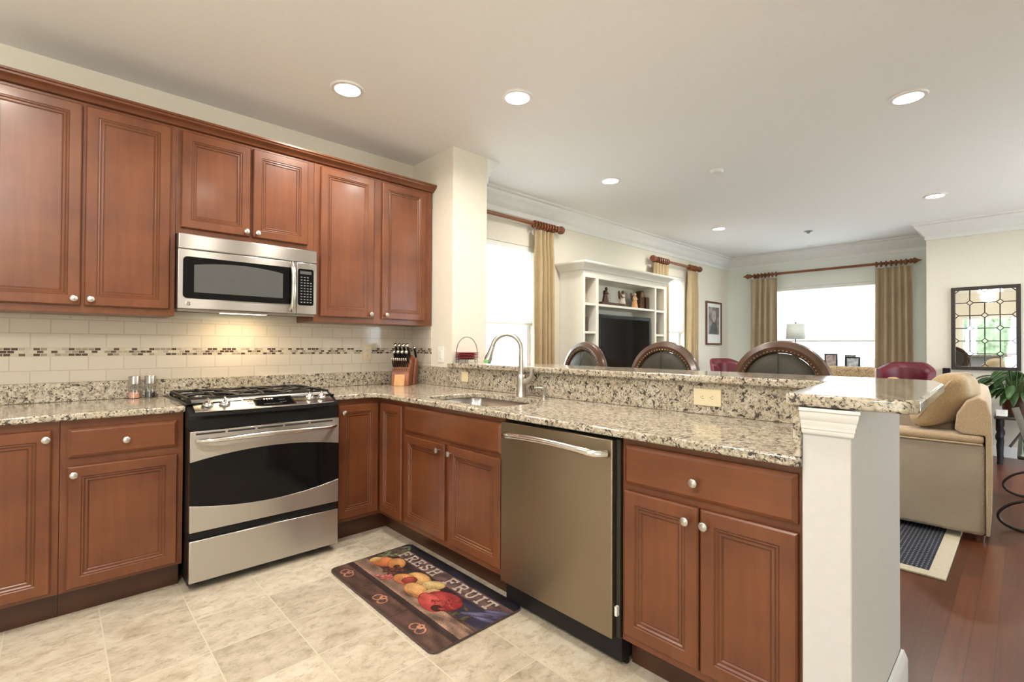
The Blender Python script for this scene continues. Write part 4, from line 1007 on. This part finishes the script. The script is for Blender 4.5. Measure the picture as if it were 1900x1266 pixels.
# framed portrait on the window wall
P_ = thing('framed_picture', 'tall framed grey portrait print with a white mat on the window wall', 'picture', (7.45, -.012, 1.61))
b = MB()
for a0, a1, z0, z1 in ((7.165, 7.195, 1.255, 1.97), (7.705, 7.735, 1.255, 1.97), (7.195, 7.705, 1.255, 1.285), (7.195, 7.705, 1.94, 1.97)): b.box(a0, a1, -.026, -.001, z0, z1)
b.build('frame', M['picture_wood'], P_, smooth=0, bevel=.003)
MB().box(7.195, 7.705, -.012, -.002, 1.285, 1.94).build('mat_board', M['paper'], P_, smooth=0)
t = NT('grey_portrait_print'); v = t.coords((1, 1, 1)); f = t.noise(v, 7, 5, .6, .5); t.set(Base_Color=t.ramp(f, [(.3, (.07, .06, .055)), (.5, (.20, .18, .17)), (.7, (.42, .39, .37))]), Roughness=.5)
MB().box(7.255, 7.645, -.0135, -.0122, 1.43, 1.88).build('print', t.m, P_, smooth=0)
b = MB(); b.prism([(7.45+.075*math.cos(a), 1.735+.10*math.sin(a)) for a in [2*PI*i/20 for i in range(20)]], -.0142, -.0137, 'XZ'); b.build('printed_head', pm('print_light_grey', (.40, .36, .34), .6, 0, .2, 12), P_, smooth=0)
b = MB(); b.prism([(7.30, 1.44), (7.60, 1.44), (7.57, 1.56), (7.50, 1.63), (7.40, 1.63), (7.33, 1.55)], -.0140, -.0137, 'XZ'); b.build('printed_shoulders', pm('print_dark_grey', (.10, .09, .085), .6, 0, .3, 12), P_, smooth=0)

# wall mirror with leaded grid
mr = thing('wall_mirror', 'dark framed wall mirror with a diamond grid on the cream wall', 'mirror', (7.30, -3.232, 1.45))
YA, YB, ZA, ZB = -2.945, -3.520, .972, 1.938
b = MB(); fw = .038
for y0, y1, z0, z1 in ((YB, YB+fw, ZA, ZB), (YA-fw, YA, ZA, ZB), (YB+fw, YA-fw, ZA, ZA+fw), (YB+fw, YA-fw, ZB-fw, ZB)): b.box(7.265, 7.2995, y0, y1, z0, z1)
b.build('frame', M['dark_frame'], mr, smooth=0, bevel=.004)
MB().box(7.288, 7.294, YB+fw, YA-fw, ZA+fw, ZB-fw).build('mirror_glass', M['mirror'], mr, smooth=0)
b = MB(); gw, gh = (YA-YB-2*fw), (ZB-ZA-2*fw); y_l = YA-fw; z_t = ZB-fw
def bar(p, q, r=.0055): b.tube([(7.285, p[0], p[1]), (7.285, q[0], q[1])], r, 6)
dd = .030
nodes = []
for r_ in range(7):
    for q in range(5):
        if (r_ % 2 == 1 and q in (1, 3)) or (r_ % 2 == 0 and q in (0, 2, 4)): nodes.append((q, r_))
def pt(q, r_): return (y_l-gw*q/4, z_t-gh*r_/6)
for q, r_ in nodes:
    if q in (0, 4) and r_ in (0, 6):
        c = pt(q, r_); sy = -1 if q == 0 else 1; sz = -1 if r_ == 0 else 1
        MB().tube([(7.285, c[0]+sy*dd, c[1]), (7.285, c[0], c[1]+sz*dd)], .005, 6).build('corner_bar', M['dark_frame'], mr); continue
    c = pt(q, r_); pts = [(c[0]-dd, c[1]), (c[0], c[1]+dd), (c[0]+dd, c[1]), (c[0], c[1]-dd)]
    for k in range(4):
        p, s_ = pts[k], pts[(k+1) % 4]
        if all(YB+fw-.002 <= u[0] <= YA-fw+.002 and ZA+fw-.002 <= u[1] <= ZB-fw+.002 for u in (p, s_)): bar(p, s_, .005)
isn = set(nodes)
for q in range(1, 4):
    for r_ in range(6):
        a, c = pt(q, r_), pt(q, r_+1); bar((a[0], a[1]-(dd if (q, r_) in isn else 0)), (c[0], c[1]+(dd if (q, r_+1) in isn else 0)))
for r_ in range(1, 6):
    for q in range(4):
        a, c = pt(q, r_), pt(q+1, r_); bar((a[0]-(dd if (q, r_) in isn else 0), a[1]), (c[0]+(dd if (q+1, r_) in isn else 0), c[1]))
b.build('lead_grid', M['dark_frame'], mr, smooth=30)
t = thing('wall_adapter', 'black plug adapter on a white wall plate beneath the mirror', 'plug', (7.299, -2.905, .93))
MB().box(7.288, 7.2995, -2.945, -2.865, .82, .94).build('plate', M['plastic_white'], t, bevel=.003)
MB().box(7.235, 7.2875, -2.94, -2.87, .90, .985).build('adapter', M['black'], t, bevel=.006)

# ------------------------------------------------------------------ bar stools
def stool(cx, cy, rz, label):
    t = thing('bar_stool', label, 'bar stool', (cx, cy, 0), rz, 'leather bar stools at the bar')
    # local: front faces -x, back at x = +.20
    def oval(a, bz, zc, x, n=40): return [(x+.05*(max(0, (zc+bz*math.sin(k))-.80)), a*math.cos(k), zc+bz*math.sin(k)) for k in [2*PI*i/n for i in range(n)]]
    zc = 1.00; rg = []
    for a, bz, x in ((.262, .255, .225), (.268, .262, .21), (.262, .256, .185), (.232, .226, .172), (.203, .197, .183), (.196, .190, .20)): rg.append(oval(a, bz, zc, x))
    MB().loft(rg, caps=False, loop=True).build('back_frame', M['stool_wood'], t, world=False)
    rg = [oval(.1955, .1895, zc, .198)]
    for k, bul in ((1, .004), (.93, .018), (.75, .030), (.5, .037), (.25, .040), (.04, .041)): rg.append(oval(.1955*k, .1895*k, zc, .198-bul))
    rg = rg[::-1]+[oval(.19, .185, zc, .222), oval(.02, .02, zc, .224)]
    MB().loft(rg).build('back_cushion', M['leather'], t, world=False)
    MB().tube([(.158+.05*(zc+z-.80) if zc+z > .8 else .158, 0, zc+z) for z in (-.2, -.1, 0, .1, .2)], .0022, 6).build('seam', M['leather'], t, world=False)
    b = MB()
    for i in range(64):
        k = 2*PI*i/64; p = (.176+.05*max(0, zc+.205*math.sin(k)-.80), .2105*math.cos(k), zc+.2045*math.sin(k)); b.ell(p, .0048, 6, 4)
    b.build('nailheads', M['brass'], t, world=False)
    MB().lathe([(.20, .66), (.225, .675), (.228, .71), (.20, .745), (.10, .76), (.001, .762)], (-.02, 0, 0), seg=32, caps=False).build('seat', M['leather'], t, world=False)
    MB().lathe([(.19, .615), (.215, .62), (.215, .658), (.19, .659)], (-.02, 0, 0), seg=32).build('seat_rail', M['stool_wood'], t, world=False)
    for s in (-1, 1):
        MB().tube([(.165, s*.14, .64), (.20, s*.15, .70), (.215, s*.15, .80)], .018, 8).build('back_post', M['stool_wood'], t, world=False)
        for f in (-1, 1):
            MB().tube([(-.02+f*.14, s*.14, .618), (-.02+f*.16, s*.16, .35), (-.02+f*.195, s*.19, .12), (-.02+f*.205, s*.20, .0)], [.024, .02, .016, .02], 10).build('leg', M['stool_wood'], t, world=False)
    b = MB(); b.tube([(-.02+.172*math.cos(2*PI*i/32)*1.35, .172*math.sin(2*PI*i/32)*1.35, .24) for i in range(32)], .011, 8, loop=True); b.build('foot_ring', M['brass'], t, world=False)
    return t
stool(2.36, -1.10, math.radians(-14), 'dark wood bar stool with black leather back, before the left side of the built-in')
stool(2.36, -1.83, math.radians(-2), 'dark wood bar stool with black leather back, in front of the TV')
stool(2.36, -2.585, math.radians(3), 'dark wood bar stool with black leather back, in front of the far window lamp')

# ------------------------------------------------------------------ sofa, pillow, rug
def cushion(x0, x1, y0, y1, z0, z1, n=4.0, seg=24):
    """soft superellipsoid box"""
    b = MB(); c = ((x0+x1)/2, (y0+y1)/2, (z0+z1)/2); r = ((x1-x0)/2, (y1-y0)/2, (z1-z0)/2)
    sg = lambda v, e: (abs(v)**e)*(1 if v >= 0 else -1)
    L = []; R_ = 14
    for i in range(R_+1):
        a = -PI/2+PI*i/R_; a = max(min(a, PI/2-.03), -PI/2+.03)
        L.append([(c[0]+r[0]*sg(math.cos(a), 2/n)*sg(math.cos(2*PI*k/seg), 2/n), c[1]+r[1]*sg(math.cos(a), 2/n)*sg(math.sin(2*PI*k/seg), 2/n), c[2]+r[2]*sg(math.sin(a), 2/n)) for k in range(seg)])
    return b.loft(L)
SOFA_R = math.radians(2.0)
sf = thing('sofa', 'beige basketweave fabric sofa standing behind the white half wall', 'sofa', (4.8, -2.95, 0))
SX, SE = 3.742, 5.46
MB().box(SX+.20, SE-.20, -3.18, -2.44, .05, .30).build('base', M['sofa'], sf, bevel=.02)
for nm, a0, a1 in (('arm', SX, SX+.20), ('arm', SE-.20, SE)):
    a = MB().box(a0, a1, -3.375, -2.43, .045, .618).build(nm, M['sofa'], sf, bevel=.025, seg=3)
    MB().box(a0-.004, a1+.004, -3.372, -2.425, .620, .672).build('arm_top', M['sofa_plain'], a, bevel=.022, seg=3)
    MB().tube([(a0-.004, -3.365, .617), (a0-.004, -2.43, .617)], .006, 8).build('piping', M['sofa_plain'], a)
yz = [(-3.378, .05), (-3.378, .30), (-3.378, .674), (-3.27, .676), (-3.235, .70), (-3.245, .80), (-3.29, .885), (-3.345, .915), (-3.385, .89), (-3.405, .80), (-3.41, .50), (-3.405, .20), (-3.395, .05)]
MB().prism(yz, SX+.002, SE-.002, 'YZ').build('back', M['sofa_plain'], sf, bevel=.012, smooth=50)
for i in range(2):
    wd = (SE-SX-.42)/2; xa = SX+.21+i*wd
    cushion(xa+.003, xa+wd-.003, -3.15, -2.42, .302, .46, 6).build('seat_cushion', M['sofa_plain'], sf)
    cushion(xa+.003, xa+wd-.003, -3.23, -3.02, .462, .86, 5).build('back_cushion', M['sofa_plain'], sf)
for a in (SX+.06, SE-.06):
    MB().lathe([(.022, .0), (.028, .0455)], (a, -3.35, 0), seg=12).build('foot', M['stool_wood'], sf); MB().lathe([(.022, .0135), (.028, .0455)], (a, -2.50, 0), seg=12).build('foot', M['stool_wood'], sf)
sf.rotation_euler = (0, 0, SOFA_R); _p = Vector((3.742-4.8, -3.40+2.95)); _q = Matrix.Rotation(SOFA_R, 2) @ _p; sf.location = (4.8+_p.x-_q.x, -2.95+_p.y-_q.y, 0)
# throw pillow leaning in the corner over the arm
pw = thing('throw_pillow', 'large tan throw pillow propped on the near arm of the beige sofa', 'pillow', (3.85, -3.10, .674))
pb = cushion(-.27, .27, -.105, .105, -.27, .27, 3.4, 32)
for v in pb.bm.verts:
    k = max(abs(v.co.x), abs(v.co.z))/.27
    v.co.x *= 1+.10*(abs(v.co.z)/.27)**2; v.co.z *= 1+.10*(abs(v.co.x)/.27)**2
    v.co.y *= (1-.72*k**3)*1.25
    v.co.y += .007*math.sin(v.co.x*26+v.co.z*11)+.006*math.sin(v.co.z*31-v.co.x*14)
pil = pb.build('cover', M['pillow'], pw, world=False, smooth=80, sub=1); pil.location = (.15, -.062, .19); pil.rotation_euler = (math.radians(33), math.radians(4), math.radians(-8)); pil.scale = (.86, 1.0, .80)
ep = [(.275*math.cos(a)*(1.0 if 1 else 1), 0, .275*math.sin(a)) for a in [2*PI*i/48 for i in range(48)]]
def sq(a, r=.283): 
    c, s = math.cos(a), math.sin(a); n_ = 3.2; q = (abs(c)**n_+abs(s)**n_)**(-1/n_); return (r*c*q, 0, r*s*q)
MB().tube([sq(2*PI*i/60) for i in range(60)], .006, 6, loop=True).build('piping', M['sofa_plain'], pil, world=False)
rg = thing('area_rug', 'navy dotted area rug with a cream border under the sofa front', 'rug', (4.0, -2.1, 0))
MB().box(2.92, 5.1, -3.26, -.95, .0005, .0115).build('border', pm('cream_rug_border', (.60, .54, .40), .9, 0, .08, 80, .1), rg, bevel=.003)
t = NT('navy_dotted_rug'); v = t.coords((1,1,1)); vo = t.n('ShaderNodeTexBrick', offset=.5, squash=1.0)
for k, x in dict(Scale=1.0, Brick_Width=.034, Row_Height=.020, Mortar_Size=.0068, Mortar_Smooth=.15, Bias=0.0).items(): vo.inputs[k.replace('_', ' ')].default_value = x
t.l(v, vo.inputs['Vector']); n_ = t.noise(v, 90, 2)
dk = t.ramp(n_, [(.3, (.010, .012, .022)), (.7, (.024, .027, .042))]); t.set(Base_Color=t.mix(t.ramp(vo.outputs['Fac'], [(.0, .55), (1, .0)]), dk, (.26, .26, .28)), Roughness=.95); t.bump(vo.outputs['Fac'], -.4, .003)
MB().box(2.995, 5.025, -3.185, -1.025, .0105, .0130).build('field', t.m, rg, smooth=0)

# ------------------------------------------------------------------ living room chairs
def armchair(cx, cy, rz, wd, zt, m, label, name='armchair', group=None, arms=True, wood=None):
    t = thing(name, label, 'armchair', (cx, cy, 0), rz, group)
    h = wd/2   # local: front +y, back at -y
    if arms:
        rings = []
        for q in range(17):
            a = -1.35+2.7*q/16; k = abs(a)/1.35; ro, ri = 1.0, .80
            px, py = math.sin(a)*h, -.02-.34*math.cos(a); ix, iy = math.sin(a)*h*ri, -.02-.34*math.cos(a)*ri+.012
            zt_ = zt-.055*max(0, k-.45)/.55*1.6; fl = 1+.10
            rings.append([(px, py, .22), (px*1.02, py*1.02, .62), (px*fl, py*fl-.04, zt_-.02), (px*fl*.97, py*fl*.97-.04, zt_), ((ix*fl+.02*ix), iy*fl-.04, zt_-.005), (ix*1.03, iy*1.03-.01, zt_-.06), (ix, iy, .62), (ix, iy, .22)])
        b = MB(); b.loft(rings); b.build('back', m, t, world=False, bevel=.012, seg=2, smooth=50)
    else:
        b = MB(); b.loft([[(x*(1.0+.04*(z > .8)), -.30-.10*((z-.4)/.6)+dy, z) for x, dy in ((-h, .03), (-h*.9, 0), (h*.9, 0), (h, .03), (h, .12), (-h, .12))] for z in (.30, .60, .85, zt-.03, zt)])
        b.build('back', m, t, world=False, bevel=.03, seg=4)
    MB().box(-h+.115, h-.115, -.18, .32, .22, .40).build('seat', m, t, world=False, bevel=.02, seg=3)
    cushion(-h+.12, h-.12, -.17, .33, .402, .50, 6).build('seat_cushion', m, t, world=False)
    if arms:
        for s in (-1, 1):
            MB().box(s*h*.82-(.05 if s > 0 else 0), s*h*.82+(0 if s > 0 else .05), -.02, .32, .20, .62).build('arm', m, t, world=False, bevel=.02, seg=3)
    for sx in (-1, 1):
        for sy in (-.22, .26): MB().tube([(sx*(h-.08), sy, .235), (sx*(h-.07), sy, 0)], [.024, .016], 8).build('leg', wood or M['stool_wood'], t, world=False)
    return t
armchair(6.55, -.74, math.radians(150), .52, 1.055, M['maroon'], 'maroon leather armchair left of the far window, behind the third bar stool')
armchair(6.55, -2.585, math.radians(88), .52, 1.055, M['maroon'], 'maroon leather armchair right of the far window, above the bar top corner')
armchair(5.83, -1.925, math.radians(90), .94, 1.006, M['tapestry'], 'speckled tan tapestry armchair with a straight back, below the photo frames', arms=False)
o = cushion(6.18, 6.30, -2.66, -2.44, .505, .90, 2.4).build('throw_pillow', M['vase_tan']); tag(o, 'round-topped tan patterned pillow propped on the right maroon armchair', 'pillow')

# console under the far window with lamp and photo frames
cs = thing('console_table', 'low wooden console table beneath the big far window', 'table', (7.62, -1.45, 0))
MB().box(7.42, 7.82, -2.0, -.95, .86, .90).build('top', M['stool_wood'], cs, bevel=.006)
MB().box(7.45, 7.79, -1.95, -1.0, .78, .859).build('apron', M['stool_wood'], cs, smooth=0)
for x in (7.47, 7.77):
    for y in (-1.92, -1.03): MB().tube([(x, y, .78), (x, y, .4), (x, y, 0)], [.028, .024, .016], 8).build('leg', M['stool_wood'], cs)
lp = thing('table_lamp', 'table lamp with a pale drum shade in front of the far window', 'lamp', (7.55, -1.20, .9005))
MB().lathe([(.075, .0), (.075, .012), (.03, .03), (.02, .06), (.045, .14), (.05, .20), (.02, .28), (.008, .31), (.007, .46)], seg=24).build('base', M['dark_frame'], lp, world=False)
s_ = MB().lathe([(.128, .445), (.118, .672)], seg=36, caps=False).build('lamp_shade', M['shade_lamp'], lp, world=False); s_.modifiers.new('thick', 'SOLIDIFY').thickness = .003
MB().tube([(-.118, 0, .660), (0, 0, .660), (.118, 0, .660)], .003, 6).build('shade_bar', M['brass'], lp, world=False)
MB().lathe([(.006, .455), (.006, .675), (.012, .68), (.012, .690), (.001, .705)], seg=12, caps=False).build('finial', M['dark_frame'], lp, world=False)
def photo(y, x, h, w_, label, m, tone):
    t = thing('framed_photo', label, 'photo frame', (x, y, .9005), -PI/2, 'photo frames on the console')
    b = MB(); f = .018
    for a0, a1, z0, z1 in ((-w_/2, -w_/2+f, 0, h), (w_/2-f, w_/2, 0, h), (-w_/2+f, w_/2-f, 0, f), (-w_/2+f, w_/2-f, h-f, h)): b.box(a0, a1, -.012, .006, z0, z1)
    b.build('frame', m, t, world=False, smooth=0, bevel=.002)
    b = MB().box(-w_/2+f, w_/2-f, -.004, .004, f, h-f); q = NT('photo_print'); nz = q.noise(q.coords(), 22, 4, .6); q.set(Base_Color=q.ramp(nz, [(.35, tuple(c*.35 for c in tone)), (.6, tone)]), Roughness=.4); b.build('photo', q.m, t, world=False, smooth=0)
    MB().prism([(.006, h*.7), (.07, 0), (.078, 0), (.012, h*.74)], -.02, .02, 'YZ').build('easel_back', M['dark_frame'], t, world=False, smooth=0)
photo(-1.66, 7.52, .235, .16, 'dark photo frame nearest the lamp on the console', M['dark_frame'], (.55, .45, .42))
photo(-1.86, 7.66, .22, .13, 'grey photo frame behind the others, in the middle of the console', M['grey_metal'], (.6, .58, .55))
photo(-1.925, 7.48, .195, .17, 'black double-matted photo frame in front of the grey one on the console', M['black'], (.62, .66, .66))

# low console by the mirror wall, plant
ct = thing('side_table', 'low black table with turned legs and a glass top beneath the mirror', 'table', (6.98, -3.8, 0))
MB().box(6.72, 7.24, -4.35, -3.32, .478, .500).build('frame', M['dark_frame'], ct, bevel=.004)
MB().box(6.715, 7.245, -4.355, -3.315, .5005, .510).build('glass_top', M['table_glass'], ct, smooth=0)
for x, y in ((6.78, -3.36), (7.19, -3.36), (6.78, -3.56), (6.78, -4.30), (7.19, -4.30)):
    MB().lathe([(.030, .4775), (.030, .36), (.022, .34), (.034, .30), (.034, .27), (.022, .24), (.028, .20), (.020, .05), (.024, 0)], (x, y, 0), seg=14).build('leg', M['black'], ct)
o = MB().box(6.735, 6.85, -3.42, -3.335, .5105, .575).build('storage_box', M['paper'], bevel=.004); tag(o, 'small white box on the black side table beneath the potted plant', 'box')
pl = thing('potted_plant', 'leafy green plant in a brown pot in front of the mirror', 'plant', (6.98, -3.49, .5855))
pl.location = (6.98, -3.47, .5115)
MB().lathe([(.075, 0), (.09, .02), (.105, .16), (.115, .19), (.112, .205), (.10, .205), (.09, .17)], seg=24).build('pot', M['pot'], pl, world=False)
MB().lathe([(.092, .171), (.001, .175)], seg=20, caps=False).build('soil', M['figure_brown'], pl, world=False)
rnd = random.Random(5); lf = MB(); st = MB()
for i in range(84):
    a = rnd.uniform(0, 2*PI); rr = rnd.uniform(.08, .22); hz = rnd.uniform(.22, .48)-.25*(rr-.1)
    base = Vector((.05*math.cos(a), .05*math.sin(a), .175)); tip = Vector((rr*math.cos(a), rr*math.sin(a), hz))
    tip.x = min(tip.x, .2); mid = (base+tip)/2+Vector((0, 0, .06)); st.tube([tuple(base), tuple(mid), tuple(tip)], [.004, .003, .002], 5)
    d = Vector((math.cos(a+rnd.uniform(-.6, .6)), math.sin(a+rnd.uniform(-.6, .6)), rnd.uniform(-.55, .2))).normalized(); sd = d.cross(Vector((0, 0, 1))).normalized(); up = sd.cross(d)
    Ln = rnd.uniform(.13, .22); wd = Ln*rnd.uniform(.16, .22); L_, C_, R_ = [], [], []
    for k in range(7):
        t_ = k/6; ww = wd*math.sin(PI*min(1, t_*.93+.04))**.8; p = tip+d*Ln*t_-Vector((0, 0, 1))*(Ln*.45*t_*t_); p.x = min(p.x, .22); p.y = min(p.y, .34); p.z = max(p.z, .05)
        L_.append(lf.v(*(p+sd*ww+up*ww*.3))); C_.append(lf.v(*p)); R_.append(lf.v(*(p-sd*ww+up*ww*.3)))
    for k in range(6): lf.face([L_[k], L_[k+1], C_[k+1], C_[k]]); lf.face([C_[k], C_[k+1], R_[k+1], R_[k]])
lo = lf.build('foliage', M['leaf'], pl, world=False, smooth=80); lo.modifiers.new('thick', 'SOLIDIFY').thickness = .0015
st.build('stems', M['stem'], pl, world=False)

# wrought iron scroll table behind the sofa
it = thing('scroll_table', 'wrought iron table with scroll legs and a glass top behind the sofa', 'table', (4.75, -3.9, 0))
TX0, TX1, TY0, TY1, TZ = 4.16, 5.36, -3.52, -4.15, .50
MB().tube([(TX0, TY0, TZ), (TX1, TY0, TZ), (TX1, TY1, TZ), (TX0, TY1, TZ)], .012, 8, loop=True).build('rim', M['iron'], it)
MB().box(TX0+.005, TX1-.005, TY1+.005, TY0-.005, TZ+.0125, TZ+.021).build('glass_top', M['table_glass'], it, smooth=0)
def smooth_path(P, k=5):
    P = [Vector(p) for p in P]; out = []
    for i in range(len(P)-1):
        a, b_, c_, d_ = P[max(i-1, 0)], P[i], P[i+1], P[min(i+2, len(P)-1)]
        for q in range(k):
            t_ = q/k; out.append(tuple(.5*((2*b_)+(c_-a)*t_+(2*a-5*b_+4*c_-d_)*t_*t_+(3*b_-a-3*c_+d_)*t_**3)))
    return out+[tuple(P[-1])]
def scroll(x, y, sgn, name='leg'):
    S_ = [(.06, TZ-.008), (.12, .42), (.17, .36), (.163, .29), (.05, .225), (-.05, .171), (-.107, .095), (-.076, .034), (.01, .0095), (.097, .055), (.107, .12), (.066, .143), (.043, .122)]
    P = smooth_path([(x, y-sgn*d, z) for d, z in S_])
    lg = MB().tube(P, .0095, 8).build(name, M['iron'], it)
    MB().ell(P[-1], .014, 10, 8).build('scroll_tip', M['iron'], lg)
for x in (TX0+.05, TX1-.05): scroll(x, TY0-.005, 1); scroll(x, TY1+.005, -1)
MB().tube([(TX0+.05, TY0-.16, TZ-.02), (4.76, TY0-.25, .36), (TX1-.05, TY0-.16, TZ-.02)], .008, 8).build('stretcher', M['iron'], it)
ps = thing('folding_stand', 'grey metal folding stand on the glass top of the iron table', 'stand', (4.42, -3.54, TZ+.0215))
MB().tube([(0, .040, .285), (0, -.035, .0)], .008, 6, flat=2.4).build('front_strut', M['grey_metal'], ps, world=False)
MB().tube([(.025, .068, .004), (.025, -.02, .17)], .009, 6, flat=2.2).build('back_strut', M['dark_frame'], ps, world=False)
